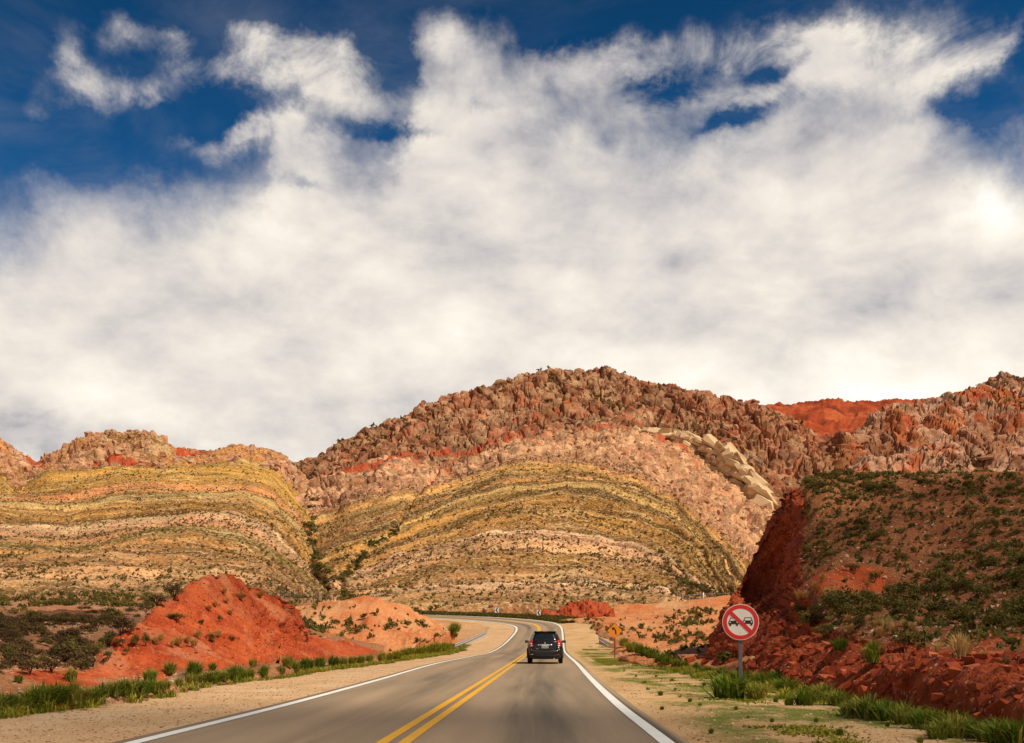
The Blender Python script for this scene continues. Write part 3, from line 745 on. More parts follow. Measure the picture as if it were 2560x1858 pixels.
# --- jagged rock ridge behind
sky_main = [(690, 1172, 640), (735, 1160, 640), (830, 1115, 650), (960, 1060, 660), (1060, 1020, 665), (1150, 987, 670), (1250, 957, 675), (1330, 937, 680), (1400, 915, 680), (1500, 908, 680), (1530, 914, 680), (1560, 932, 680), (1650, 952, 670), (1740, 972, 660), (1850, 1002, 645), (1905, 1010, 640), (1967, 1034, 632), (2037, 1062, 622), (2084, 1081, 615), (2110, 1100, 610), (2170, 1165, 600)]
rows = [[(690, 1300, 490), (870, 1240, 515), (1000, 1205, 520), (1100, 1215, 520), (1250, 1165, 530), (1400, 1135, 540), (1510, 1125, 540), (1600, 1125, 540), (1700, 1165, 540), (1800, 1225, 530), (1900, 1290, 515), (2000, 1300, 520), (2170, 1290, 520)],
        [(690, 1215, 570), (870, 1155, 590), (1000, 1118, 590), (1100, 1108, 590), (1250, 1066, 600), (1400, 1040, 610), (1510, 1025, 610), (1600, 1035, 610), (1700, 1072, 600), (1800, 1112, 590), (1900, 1160, 575), (2000, 1190, 565), (2170, 1225, 560)],
        sky_main, back_row(sky_main, 30, 8), back_row(sky_main, 160, 90)]
H3 = Patch(loft(rows, 640, 300))
PX3, PY3 = H3.px.copy(), H3.py.copy()
def crag(Pt, seed, vz=1.25, fx=60.0):
    V = Pt.V
    w_ = V + 3.0 * np.stack([noise_on(V, 20, 3, 0.5, (1, 1, 1), seed + k) for k in (1, 5, 9)], -1)
    sh = V.shape[:2]; q = w_.reshape(-1, 3)
    f1, f2, cid, fa = [a.reshape(sh) for a in worley(q / 15.0 * np.array([1.05, 0.42, vz * 0.75]) + seed, True)]
    g1, g2, cid2, fb = [a.reshape(sh) for a in worley(q / 6.5 * np.array([1.0, 0.5, vz * 0.85]) + seed + 4, True)]
    d = 2.0 * (cid - 0.5) + 3.0 * fa - 2.4 * np.exp(-((f2 - f1) / 0.06) ** 2) + 0.9 * (cid2 - 0.5) + 2.0 * fb - 1.4 * np.exp(-((g2 - g1) / 0.09) ** 2)
    bz = (V[..., 2] + 0.40 * np.sqrt((V[..., 0] - fx) ** 2 + 900)) / 8.5 + 0.8 * noise_on(V, 30, 3, 0.5, (1, 1, 1), seed + 3)
    ledge = (bz - np.floor(bz)); ledge = np.where(ledge < 0.82, ledge / 0.82, (1 - ledge) / 0.18)      # beds that stand out as ledges along the fold
    return d + 3.0 * (ledge - 0.5) + 3.5 * noise_on(V, 60, 4, 0.5, (1, 1, 1), seed) + 2.5 * (noise_on(V, 30, 4, 0.5, (1, 1, 0.7), seed + 2, ridged) - 1), cid
d3, c3 = crag(H3, 31.0)
H3.push(d3); H3.done()
red3 = 0.58 * band_near(PX3, PY3, [(1180, 1118), (1260, 1100), (1320, 1075), (1380, 1035), (1440, 1000)], 9) + 0.8 * band_near(PX3, PY3, [(960, 1150), (1100, 1132), (1250, 1110)], 7) + 0.7 * band_near(PX3, PY3, [(720, 1180), (760, 1215), (800, 1235), (830, 1240)], 12)
ridge_main = structure('rock_ridge', H3.build('rock_ridge', M_rock, {'rnd': c3, 'red': red3}, False))

sky_right = [(2085, 1150, 596), (2110, 1096, 605), (2145, 1074, 612), (2168, 1052, 618), (2201, 1037, 624), (2230, 1022, 630), (2330, 1002, 635), (2400, 977, 640), (2440, 967, 640), (2500, 942, 640), (2560, 937, 640), (2800, 890, 630), (3300, 860, 600)]
rows = [[(2060, 1290, 500), (2200, 1260, 490), (2400, 1240, 480), (2560, 1225, 470), (3300, 1200, 450)],
        [(2080, 1215, 560), (2200, 1140, 560), (2400, 1120, 555), (2560, 1100, 550), (3300, 1050, 520)],
        sky_right, back_row(sky_right, 30, 8), back_row(sky_right, 160, 90)]
H4 = Patch(loft(rows, 360, 260)); PX4, PY4 = H4.px.copy(), H4.py.copy()
d4, c4 = crag(H4, 57.0, 1.2, 420.0); H4.push(d4); H4.done()
red4 = 0.7 * np.exp(-((PX4 - 2280) / 40) ** 2 - ((PY4 - 1060) / 16) ** 2) + 0.6 * np.exp(-((PX4 - 2440) / 70) ** 2 - ((PY4 - 985) / 16) ** 2)
ridge_right = structure('rock_ridge_right', H4.build('rock_ridge_right', M_rock_r, {'rnd': c4, 'red': red4}, False))

far = [(1700, 1040, 1150), (1880, 1022, 1150), (1935, 1018, 1150), (2020, 1012, 1150), (2062, 1008, 1150), (2085, 1014, 1150), (2120, 1019, 1150), (2160, 1013, 1150), (2215, 1016, 1150), (2500, 1010, 1150)]
rows = [[(1700, 1200, 800), (2100, 1190, 800), (2500, 1190, 800)], [(1700, 1100, 960), (2100, 1095, 960), (2500, 1090, 960)], far, back_row(far, 60, 10), back_row(far, 300, 120)]
H5 = Patch(loft(rows, 260, 140))
H5.push(5 * noise_on(H5.V, 60, 5, 0.55) + 3.5 * noise_on(H5.V, 22, 4, 0.55, (1, 1, 2.5), 3, ridged)); H5.done()
structure('red_ridge_far', H5.build('red_ridge_far', M_far_red, {'red': np.zeros(H5.V.shape[:2])}))

# ------------------------------------------------------------------ near terrain
rows = [[(-900, 1900, 10.2), (-500, 1850, 12.3), (0, 1779, 17.2), (340, 1741, 21.8), (700, 1687, 35.3), (860, 1664, 48), (990, 1651, 60)],
        [(-900, 1760, 18), (-500, 1720, 21), (0, 1688, 25), (200, 1686, 28), (500, 1660, 40), (700, 1640, 60), (960, 1636, 74)],
        [(-900, 1670, 32), (-500, 1640, 36), (0, 1620, 42), (300, 1612, 48), (600, 1610, 66), (960, 1620, 88)],
        [(-900, 1580, 60), (-500, 1560, 64), (0, 1548, 74), (300, 1542, 84), (600, 1545, 104), (960, 1590, 120)],
        [(-900, 1520, 150), (-500, 1512, 155), (0, 1503, 165), (300, 1502, 175), (600, 1508, 180), (760, 1508, 172), (960, 1540, 155)],
        [(-900, 1485, 270), (-500, 1482, 265), (0, 1482, 255), (300, 1482, 255), (600, 1490, 245), (760, 1497, 240), (900, 1515, 215)]]
T1 = Patch(loft(rows, 420, 260))
foot_fade = np.clip(np.linspace(0, 1, 260) / 0.12, 0, 1)[:, None]
T1.push((0.35 * noise_on(T1.V, 7, 5, 0.55) + 0.10 * noise_on(T1.V, 1.2, 4, 0.6)) * foot_fade); T1.done()
structure('slope_left', T1.build('slope_left', M_scrubland))

# low red bank along the left verge
rows = [[(-700, 1835, 12.6), (0, 1762, 18.6), (120, 1748, 20.2), (240, 1735, 22.5), (420, 1715, 26.5)],
        [(-700, 1765, 14), (0, 1722, 20), (120, 1712, 21.6), (240, 1706, 24), (420, 1704, 28)],
        [(-700, 1710, 16), (0, 1688, 22), (120, 1682, 23.8), (240, 1686, 26), (420, 1698, 30)],
        [(-700, 1705, 20), (0, 1690, 26), (120, 1688, 27.5), (240, 1690, 29.5), (420, 1698, 33)]]
T1b = Patch(loft(rows, 240, 60)); T1b.push(0.10 * noise_on(T1b.V, 1.6, 5, 0.6) + 0.03 * noise_on(T1b.V, 0.4, 3)); T1b.done()
structure('red_bank_left', T1b.build('red_bank_left', M_red))

# red mound on the left
rows = [[(120, 1722, 25), (240, 1712, 27.5), (300, 1704, 29.5), (450, 1694, 32.7), (600, 1676, 40), (720, 1654, 55), (800, 1644, 72), (830, 1640, 84)],
        [(190, 1690, 28.5), (262, 1664, 30.5), (330, 1652, 33), (450, 1642, 37), (600, 1622, 45), (700, 1600, 57), (778, 1626, 73), (815, 1634, 86)],
        [(250, 1640, 33), (310, 1602, 36), (370, 1588, 38), (460, 1572, 42), (590, 1562, 49), (690, 1548, 59), (752, 1590, 75), (800, 1628, 88)],
        [(320, 1590, 38), (372, 1545, 41), (420, 1522, 44), (490, 1500, 47), (590, 1500, 53), (682, 1506, 61), (722, 1548, 76), (780, 1620, 90)],
        [(370, 1545, 43), (415, 1505, 46), (470, 1472, 49), (543, 1437, 52), (622, 1468, 57), (680, 1492, 63), (716, 1538, 78), (770, 1615, 92)]]
rows += [back_row(rows[-1], 6, 1.0), back_row(rows[-1], 22, 6)]
T2 = Patch(loft(rows, 360, 260, by='chord'))
cut = np.clip((T2.px - 600) / 90, 0, 1) * np.clip((T2.py - 1480) / 30, 0, 1)
f1, f2, cid = cells(T2.V, 1.1, (1, 1, 1), 3.0)
T2.push(0.22 * (noise_on(T2.V, 2.6, 4, 0.55, (1, 1, 0.22), 12.0, ridged) - 1) + 0.22 * noise_on(T2.V, 4, 5, 0.55) + 0.05 * noise_on(T2.V, 0.7, 4, 0.6) + cut * (0.35 * (cid - 0.5) + 0.25 * np.clip((f2 - f1) * 2, 0, 1) + 0.35 * (noise_on(T2.V, 2.2, 4, 0.5, (1, 1, 0.35), 2.0, ridged) - 1))); T2.done()
structure('red_mound_left', T2.build('red_mound_left', M_red))

# small red spur and the orange mound beside the bend
rows = [[(700, 1672, 44), (760, 1664, 50), (850, 1652, 60), (930, 1648, 66), (975, 1650, 64)],
        [(700, 1632, 52), (770, 1618, 58), (850, 1618, 66), (915, 1632, 71), (965, 1647, 69)],
        [(710, 1604, 58), (780, 1597, 64), (850, 1601, 71), (905, 1622, 76), (955, 1643, 74)]]
rows += [back_row(rows[-1], 8, 0.4), back_row(rows[-1], 20, 2.0)]
T3b = Patch(loft(rows, 160, 90, by='chord'))
T3b.push(0.16 * noise_on(T3b.V, 3, 5, 0.6) + 0.25 * (noise_on(T3b.V, 2.5, 4, 0.5, (1, 1, 0.4), 4, ridged) - 1)); T3b.done()
structure('red_spur', T3b.build('red_spur', M_red))
rows = [[(640, 1655, 72), (800, 1650, 78), (920, 1646, 82), (1010, 1624, 94), (1085, 1592, 110), (1140, 1574, 124)],
        [(640, 1605, 85), (800, 1602, 90), (920, 1607, 95), (1000, 1592, 105), (1075, 1572, 117), (1128, 1567, 129)],
        [(640, 1555, 105), (800, 1556, 105), (920, 1556, 108), (1000, 1556, 115), (1062, 1553, 124), (1117, 1563, 133)],
        [(640, 1526, 125), (780, 1511, 125), (930, 1504, 125), (1000, 1512, 128), (1060, 1538, 134), (1108, 1558, 139)]]
rows += [back_row(rows[-1], 10, 0.6), back_row(rows[-1], 34, 5)]
T3 = Patch(loft(rows, 260, 160))
T3.push(0.5 * (noise_on(T3.V, 6, 4, 0.55, (1, 0.5, 0.3), 12.0, ridged) - 1) + 0.45 * noise_on(T3.V, 10, 5, 0.55) + 0.12 * noise_on(T3.V, 2, 4, 0.6) + np.clip((T3.py - 1560) / 30, 0, 1) * 0.5 * (noise_on(T3.V, 5, 4, 0.5, (1, 1, 0.5), 8, ridged) - 1)); T3.done()
structure('orange_mound', T3.build('orange_mound', M_orange))

# flats to the right of the bend
rows = [[(1555, 1652, 59), (1650, 1668, 45), (1740, 1672, 43), (1900, 1680, 38)],
        [(1548, 1626, 94), (1640, 1632, 84), (1740, 1632, 80), (1900, 1634, 76)],
        [(1535, 1592, 122), (1620, 1592, 122), (1740, 1587, 120), (1900, 1582, 115)],
        [(1490, 1562, 148), (1620, 1552, 150), (1740, 1547, 150), (1900, 1542, 150)],
        [(1335, 1552, 167), (1450, 1540, 175), (1620, 1522, 178), (1740, 1514, 178), (1900, 1507, 178)],
        [(1335, 1549, 178), (1400, 1530, 181), (1500, 1512, 185), (1620, 1507, 186), (1740, 1500, 188), (1900, 1490, 190)],
        [(1335, 1552, 190), (1400, 1540, 200), (1500, 1525, 205), (1620, 1520, 206), (1740, 1515, 210), (1900, 1505, 215)]]
rows = [dive_l(r, 16, 12, 0) for r in rows]
T4 = Patch(loft(rows, 240, 160))
T4.push((0.5 * noise_on(T4.V, 12, 5, 0.55) + 0.15 * noise_on(T4.V, 2.5, 4, 0.6)) * np.clip(np.linspace(0, 1, 160) / 0.1, 0, 1)[:, None]); T4.done()
structure('orange_flat_right', T4.build('orange_flat_right', M_orange))
rows = [[(1325, 1552, 167), (1400, 1553, 169), (1480, 1556, 168), (1545, 1556, 166)],
        [(1345, 1542, 171), (1400, 1533, 173), (1450, 1530, 173), (1535, 1536, 171)],
        [(1352, 1540, 174), (1412, 1519, 177), (1452, 1511, 178), (1500, 1509, 179), (1532, 1520, 178)]]
rows += [back_row(rows[-1], 6, 0.3), back_row(rows[-1], 16, 3)]
T5 = Patch(loft(rows, 200, 90, by='chord'))
f1, f2, cid = cells(T5.V, 1.6, (1, 1, 1), 8.0)
T5.push(1.0 * (cid - 0.5) + 0.5 * np.clip((f2 - f1) * 2, 0, 1) - 0.2 + 0.4 * noise_on(T5.V, 1.0, 3) + 0.5 * noise_on(T5.V, 4, 4) + 0.6 * (noise_on(T5.V, 4, 4, 0.5, (1, 1, 0.3), 5, ridged) - 1)); T5.done()
structure('red_bank_bend', T5.build('red_bank_bend', M_red_deep))

# red road cutting and scrub hill on the right
rows = [[(1790, 1640, 78), (1742, 1662, 56), (1800, 1675, 43), (1900, 1694, 33), (2050, 1724, 25), (2214, 1750, 20.5), (2362, 1780, 17.0), (2560, 1822, 13.8), (2900, 1910, 9.9), (3300, 2010, 7.5)],
        [(1810, 1590, 80), (1782, 1598, 57), (1840, 1600, 46), (1945, 1612, 37), (2080, 1650, 28), (2214, 1652, 22), (2320, 1648, 19.2), (2404, 1660, 17.8), (2560, 1694, 15.6), (2900, 1770, 12), (3300, 1850, 9.5)],
        [(1835, 1530, 82), (1808, 1540, 60), (1862, 1545, 55), (1965, 1560, 40), (2060, 1580, 33), (2150, 1632, 26), (2214, 1630, 24), (2320, 1626, 21), (2404, 1640, 19.5), (2560, 1676, 17.5), (2900, 1735, 14), (3300, 1800, 11.5)],
        [(1865, 1470, 84), (1836, 1470, 64), (1905, 1482, 63), (1982, 1490, 43), (2060, 1510, 37), (2150, 1545, 33), (2230, 1570, 30), (2330, 1588, 27), (2404, 1588, 25), (2560, 1570, 23), (2900, 1590, 19), (3300, 1610, 16)],
        [(1910, 1370, 86), (1884, 1372, 66), (1945, 1385, 65), (1992, 1418, 50), (2080, 1418, 43), (2160, 1455, 41), (2240, 1510, 38), (2330, 1545, 34), (2404, 1542, 33), (2560, 1508, 31), (2900, 1500, 27), (3300, 1490, 23)],
        [(1955, 1285, 88), (1932, 1285, 66), (1985, 1300, 63), (2035, 1325, 57), (2120, 1355, 52), (2214, 1390, 48), (2320, 1412, 46), (2404, 1420, 45), (2560, 1400, 43), (2900, 1380, 38), (3300, 1350, 33)],
        [(1990, 1250, 90), (1962, 1242, 66), (2010, 1232, 64), (2060, 1238, 62), (2150, 1262, 60), (2250, 1275, 58), (2404, 1280, 57), (2560, 1280, 55), (2900, 1260, 50), (3300, 1240, 45)],
        [(2010, 1246, 92), (1985, 1228, 69), (2040, 1208, 69), (2100, 1200, 69), (2200, 1195, 70), (2320, 1192, 70), (2404, 1192, 70), (2560, 1190, 70), (2900, 1175, 68), (3300, 1160, 62)]]
rows += [back_row_px(rows[-1], 12, 0.8, 25), back_row_px(rows[-1], 50, 9, 60)]
T6 = Patch(loft(rows, 460, 420, by='chord', straight=True))
X6, Y6 = T6.px.copy(), T6.py.copy()
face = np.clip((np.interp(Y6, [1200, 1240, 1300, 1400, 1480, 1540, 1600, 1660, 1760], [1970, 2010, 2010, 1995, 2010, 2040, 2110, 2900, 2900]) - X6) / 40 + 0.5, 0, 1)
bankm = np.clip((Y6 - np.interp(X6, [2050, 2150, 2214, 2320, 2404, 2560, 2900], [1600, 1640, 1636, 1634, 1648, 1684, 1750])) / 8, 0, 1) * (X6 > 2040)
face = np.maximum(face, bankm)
f1, f2, cid = cells(T6.V, 1.5, (1, 1, 1), 5.0); g1, g2, cid2 = cells(T6.V, 0.55, (1, 1, 1), 9.0)
d6 = (0.28 * noise_on(T6.V, 5, 5, 0.55) + 0.07 * noise_on(T6.V, 0.9, 4, 0.6)) * (1 - 0.4 * face)
d6 = d6 + face * (0.34 * (cid - 0.5) + 0.20 * np.clip((f2 - f1) * 2, 0, 1) - 0.12 + 0.20 * (cid2 - 0.5) + 0.22 * (noise_on(T6.V, 4.0, 4, 0.55, (1, 1, 0.3), 6.0, ridged) - 1))
nearer = np.clip(T6.V[..., 1] / 40.0, 0.35, 1.0)
d6 = d6 * nearer
# hollow under the lip of the cutting
d6 = d6 - 0.8 * np.exp(-((X6 - (1900 + (1450 - Y6) * 0.28)) / 40) ** 2 - ((Y6 - 1440) / 70) ** 2)
d6[:3] = 0
T6.push(d6); T6.done()
redz = np.exp(-((X6 - 2120) / 110) ** 2 - ((Y6 - 1455) / 42) ** 2) + 0.8 * np.exp(-((X6 - 2480) / 140) ** 2 - ((Y6 - 1600) / 32) ** 2) + 0.7 * np.exp(-((X6 - 2060) / 24) ** 2 - ((Y6 - 1358) / 10) ** 2)
M_right, g, b = material('cutting_and_hill_soil', 0.95, 0.1)
nt = M_right.node_tree
def copy_dirt(cols, freq):
    co = g.coord(); c = g.ramp(g.noise(co, freq, 6, 0.62, 0.3), cols)
    return vscale(g, c, g.mapr(g.noise(co, 3.2, 5, 0.65), 0.3, 0.7, 0.72, 1.24))
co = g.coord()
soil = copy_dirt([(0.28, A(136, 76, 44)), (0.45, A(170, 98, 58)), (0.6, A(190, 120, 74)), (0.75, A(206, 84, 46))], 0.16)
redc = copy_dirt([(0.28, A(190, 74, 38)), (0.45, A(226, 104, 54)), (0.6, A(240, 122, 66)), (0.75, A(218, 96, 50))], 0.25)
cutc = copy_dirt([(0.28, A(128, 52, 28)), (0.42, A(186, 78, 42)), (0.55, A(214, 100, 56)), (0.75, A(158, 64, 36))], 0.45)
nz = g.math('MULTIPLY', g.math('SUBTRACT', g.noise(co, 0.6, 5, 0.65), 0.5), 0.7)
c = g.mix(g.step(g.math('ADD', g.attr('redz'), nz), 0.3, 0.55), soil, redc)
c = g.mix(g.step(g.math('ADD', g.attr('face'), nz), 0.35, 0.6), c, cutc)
v = g.voro(co, 9.0, 'F1', 1); vs = g.new('ShaderNodeSeparateColor'); g.put(vs.inputs[0], v); vd = g.math('LESS_THAN', g.voro(co, 9.0, 'F1', 0), 0.36)
c = g.mix(g.math('MULTIPLY', g.math('MULTIPLY', g.math('GREATER_THAN', vs.outputs[0], 0.78), vd), 0.75), c, A(232, 184, 148))
c = g.mix(g.math('MULTIPLY', g.math('MULTIPLY', g.math('GREATER_THAN', vs.outputs[1], 0.80), vd), 0.7), c, A(92, 48, 32))
g.put(b.inputs['Base Color'], c)
g.put(b.inputs['Normal'], g.bump(g.math('ADD', g.noise(co, 1.6, 6, 0.7), g.math('MULTIPLY', g.noise(co, 7.0, 4, 0.65), 0.4)), 0.9, 0.4))
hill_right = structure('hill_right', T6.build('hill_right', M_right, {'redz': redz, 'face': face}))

# ------------------------------------------------------------------ boulders on the ridges
def hull_variant(seed, n=13, box=(1, 0.8, 0.75), pw=0.45):
    r = np.random.default_rng(seed); bm = bmesh.new()
    for _ in range(n):
        q = r.uniform(-1, 1, 3); q = np.sign(q) * np.abs(q) ** pw
        bm.verts.new(q * np.array(box) * 0.5)
    res = bmesh.ops.convex_hull(bm, input=bm.verts)
    bmesh.ops.delete(bm, geom=[v for v in bm.verts if not v.link_faces], context='VERTS')
    bmesh.ops.triangulate(bm, faces=bm.faces)
    bm.verts.index_update()
    V = np.array([v.co[:] for v in bm.verts]); T = np.array([[v.index for v in f.verts] for f in bm.faces])
    bm.free(); return V, T
ROCKV = [hull_variant(k, 14, (1, 0.8, 0.8 + 0.1 * (k % 4))) for k in range(10)]
SLABV = [hull_variant(40 + k, 13, (1.0, 0.9, 0.5)) for k in range(6)]
def boulders(parent, patch, dens, n_parts, n_rest, smin, smax, mat, name='boulder', variants=ROCKV, sink=0.22, tilt=0.5, power=2.2, lie=None):
    n = n_parts + n_rest
    pos, nor = patch.scatter(n, dens)
    size = smin + (smax - smin) * rng.random(n) ** power
    order = np.argsort(-size); pos, nor, size = pos[order], nor[order], size[order]
    pos = pos - nor * (size * sink * 0.3)[:, None]
    az_ = rng.random(n) * 6.283; tl = rng.normal(0, tilt, n); ta = rng.random(n) * 6.283
    sc = size[:, None] * rng.uniform(0.75, 1.2, (n, 3))
    if lie is not None:      # jointed beds: slabs that all lean with the fold
        lean = lie(pos)
        az_ = rng.normal(0, 0.3, n); tl = lean + rng.normal(0, 0.22, n); ta = np.full(n, 1.5708) + rng.normal(0, 0.3, n)
        sc = size[:, None] * np.stack([rng.uniform(1.0, 2.2, n), rng.uniform(0.7, 1.2, n), rng.uniform(0.4, 0.75, n)], 1)
    mes = [mesh_np(name, v, f, mat, False, {'rnd': np.full(len(v), rng.random()), 'red': np.zeros(len(v))}) for v, f in variants]
    for i in range(n_parts):
        link(name, mes[i % len(mes)], parent, pos[i], Matrix(rot_mats(az_[i:i+1], tl[i:i+1], ta[i:i+1])[0].tolist()).to_euler(), tuple(float(x) for x in sc[i]))
    if n_rest:
        k = slice(n_parts, n)
        me = joined(name + '_field', variants, pos[k], sc[k], az_[k], mat, tl[k], ta[k])
        tag(link(name + '_field', me, parent), kind='stuff')
vis3 = (np.arange(300)[:, None] < 215) & (PY3 < np.interp(PX3, [q[0] for q in crest_main], [q[1] for q in crest_main]) + 30)
boulders(ridge_main, H3, vis3 * np.clip(1.1 - 1.3 * red3, 0.05, 1), 300, 3600, 1.5, 7.5, M_rock, sink=1.3, power=3.0, lie=lambda p: np.clip((p[:, 0] - 40) / 120, -0.75, 0.7))
boulders(ridge_right, H4, ((np.arange(260)[:, None] < 190) & (PX4 < 2750) & (PY4 < 1215)).astype(float) * np.clip(1.1 - 1.3 * red4, 0.05, 1), 300, 1500, 1.5, 7.0, M_rock_r, sink=1.3, power=3.0, lie=lambda p: np.full(len(p), -0.35))
boulders(hill_left, H2, ((s2 > 0.905) & (PX2 > -60) & (np.arange(420)[:, None] < 330)) * np.clip(1.1 - 1.2 * red2, 0.05, 1), 300, 2400, 1.2, 5.0, M_rock_pale, sink=0.8, power=3.0)
boulders(hill_main, H1, ((s1 > 0.80) & (np.arange(420)[:, None] < 330)) * np.clip(1.0 - red1, 0.03, 1), 200, 5200, 0.6, 2.8, M_rock_pale, sink=0.8, power=3.0)
# rubble strewn over the banded slopes
def rubble(patch, dens, n, smin, smax, mat, label, name='rubble'):
    pos, nor = patch.scatter(n, dens); size = smin + (smax - smin) * rng.random(n) ** 2.5
    me = joined(name, SLABV[:3], pos, size, rng.random(n) * 6.283, mat, rng.normal(0, 0.3, n), rng.random(n) * 6.283)
    return tag(link(name, me), label, 'rubble', None, 'stuff')
rubble(H1, (s1 < 0.80) & (PY > 1080), 9000, 0.35, 1.3, M_rock_pale, 'pale rubble strewn over the banded middle hill')
rubble(H2, (s2 < 0.92) & (PX2 > -60), 7000, 0.35, 1.3, M_rock_pale, 'pale rubble strewn over the banded left hill')

# tilted, cracked cream sandstone beds on the right shoulder of the middle hill
BEDV = []
for k in range(8):
    v, f = hull_variant(300 + k, 34, (1, 1, 1), 0.62)
    BEDV.append((v, f))
bed_me = [mesh_np('sandstone_slab', v, f, M_cream, False, {'red': np.zeros(len(v))}) for v, f in BEDV]
edge_line = [(1590, 1084), (1660, 1090), (1720, 1116), (1780, 1150), (1830, 1190), (1880, 1236), (1912, 1262)]
for k in range(220):
    t_ = rng.random() ** 0.8
    px = 1585 + t_ * 325; yy = np.interp(px, [q[0] for q in edge_line], [q[1] for q in edge_line])
    wide = np.interp(px, [1585, 1700, 1800, 1860, 1910], [10, 26, 60, 78, 54])
    off = rng.uniform(-0.85, 0.5); py = yy + off * wide
    if off > 0.1 and px < 1760: continue
    d = np.interp(px, [1585, 1750, 1910], [492, 484, 462]) + rng.uniform(-2, 2)
    k_ = d / F; L_ = (14 + 66 * rng.random() ** 1.6) * k_ * (0.7 + 0.6 * t_); H_ = rng.uniform(6, 22) * k_ * (0.7 + 0.9 * t_)
    ang = math.radians(np.interp(px, [1585, 1700, 1800, 1910], [10, 22, 34, 32]) + rng.normal(0, 9))
    c = P(px, py, d) + np.array([0, 3.5, 0])
    link('sandstone_slab', bed_me[k % 8], hill_main, c, (rng.normal(0, 0.12), ang, rng.normal(0, 0.25)), (L_, rng.uniform(8, 13), H_))

# ------------------------------------------------------------------ plants
def leaf_mat(name, cols, transl=0.25):
    m, g, b = material(name, 0.8, 0.2)
    oi = g.new('ShaderNodeObjectInfo')
    r = g.math('FRACT', g.math('ADD', oi.outputs['Random'], g.attr('rnd')))
    n = g.math('ADD', g.math('MULTIPLY', r, 0.65), g.math('MULTIPLY', g.noise(g.coord(), 3.0, 3), 0.35))
    c = g.ramp(n, cols)
    g.put(b.inputs['Base Color'], c)
    tr = g.new('ShaderNodeBsdfTranslucent'); g.put(tr.inputs[0], c)
    mx = g.new('ShaderNodeMixShader'); mx.inputs[0].default_value = transl
    g.nt.links.new(b.outputs[0], mx.inputs[1]); g.nt.links.new(tr.outputs[0], mx.inputs[2])
    g.nt.links.new(mx.outputs[0], g.nt.nodes['Material Output'].inputs[0])
    return m
M_grass = leaf_mat('green_grass', [(0.1, A(88, 112, 30)), (0.4, A(124, 144, 40)), (0.62, A(158, 160, 56)), (0.80, A(196, 178, 82)), (0.95, A(226, 190, 112))], 0.35)
M_lime = leaf_mat('lime_grass', [(0.1, A(112, 128, 30)), (0.4, A(158, 160, 42)), (0.7, A(190, 178, 60)), (0.95, A(222, 190, 88))])
M_straw = leaf_mat('straw_grass', [(0.1, A(214, 150, 70)), (0.4, A(240, 184, 104)), (0.7, A(252, 210, 136)), (0.95, A(196, 164, 80))], 0.35)
M_scrub = leaf_mat('dark_scrub', [(0.1, A(84, 80, 34)), (0.4, A(112, 104, 42)), (0.7, A(138, 122, 52)), (0.95, A(164, 140, 72))], 0.25)
M_dots = leaf_mat('hill_scrub', [(0.1, A(104, 90, 42)), (0.4, A(130, 112, 52)), (0.7, A(152, 126, 60)), (0.95, A(176, 140, 76))], 0.25)
M_brown = leaf_mat('brown_scrub', [(0.1, A(86, 66, 40)), (0.4, A(110, 84, 50)), (0.7, A(126, 104, 56)), (0.95, A(150, 112, 76))], 0.2)
M_twig = plain('twig_bark', A(96, 70, 46), 0.9, 0, 0.1)

def grass_variant(seed, nb, spread=0.22, lean=0.55, wid=0.022):
    r = np.random.default_rng(seed); V, T = [], []
    for _ in range(nb):
        a = r.random() * 6.283; rad = spread * math.sqrt(r.random()); bx, by = rad * math.cos(a), rad * math.sin(a)
        az_ = a + r.normal(0, 0.7); h = r.uniform(0.55, 1.0) * (1 - 0.25 * rad / spread); ln = abs(r.normal(0, lean)) * (0.4 + rad / spread)
        ox, oy = math.cos(az_), math.sin(az_); sx, sy = -oy * wid * r.uniform(.6, 1.4), ox * wid * r.uniform(.6, 1.4)
        m = np.array([bx + ox * ln * 0.25 * h, by + oy * ln * 0.25 * h, h * 0.58]); t = np.array([bx + ox * ln * 0.8 * h, by + oy * ln * 0.8 * h, h * (1 - 0.18 * ln)])
        k = len(V)
        V += [(bx - sx, by - sy, -0.06), (bx + sx, by + sy, -0.06), (m[0] + sx * .8, m[1] + sy * .8, m[2]), (m[0] - sx * .8, m[1] - sy * .8, m[2]), tuple(t)]
        T += [(k, k + 1, k + 2), (k, k + 2, k + 3), (k + 3, k + 2, k + 4)]
    return np.array(V), np.array(T)
def shrub_variant(seed, nl, lobes=7, size=0.075, flat_=1.0, up=0.4):
    r = np.random.default_rng(seed); V, T = [], []
    C = []
    for _ in range(lobes):
        a_, q_ = r.random() * 6.283, .36 * math.sqrt(r.random())
        C.append((math.cos(a_) * q_, math.sin(a_) * q_, (r.uniform(.2, .34) + (0.36 - q_) * 1.1) * flat_, r.uniform(.17, .27)))
    for _ in range(nl):
        cx, cy, cz, cr = C[r.integers(lobes)]
        d = r.normal(0, 1, 3); d /= np.linalg.norm(d); q = np.array([cx, cy, cz]) + d * cr * r.uniform(0.55, 1.08) * np.array([1, 1, 0.9])
        q[2] = max(q[2], 0.02)
        a = r.normal(0, 1, 3); a[2] += up; a /= np.linalg.norm(a); bb = np.cross(a, d) + 1e-3; bb /= np.linalg.norm(bb)
        s_ = size * r.uniform(.6, 1.4); k = len(V)
        V += [tuple(q - a * s_ - bb * s_ * .25), tuple(q + bb * s_ * .45), tuple(q + a * s_ * 1.2), tuple(q - bb * s_ * .45)]
        T += [(k, k + 1, k + 2), (k, k + 2, k + 3)]
    return np.array(V), np.array(T)
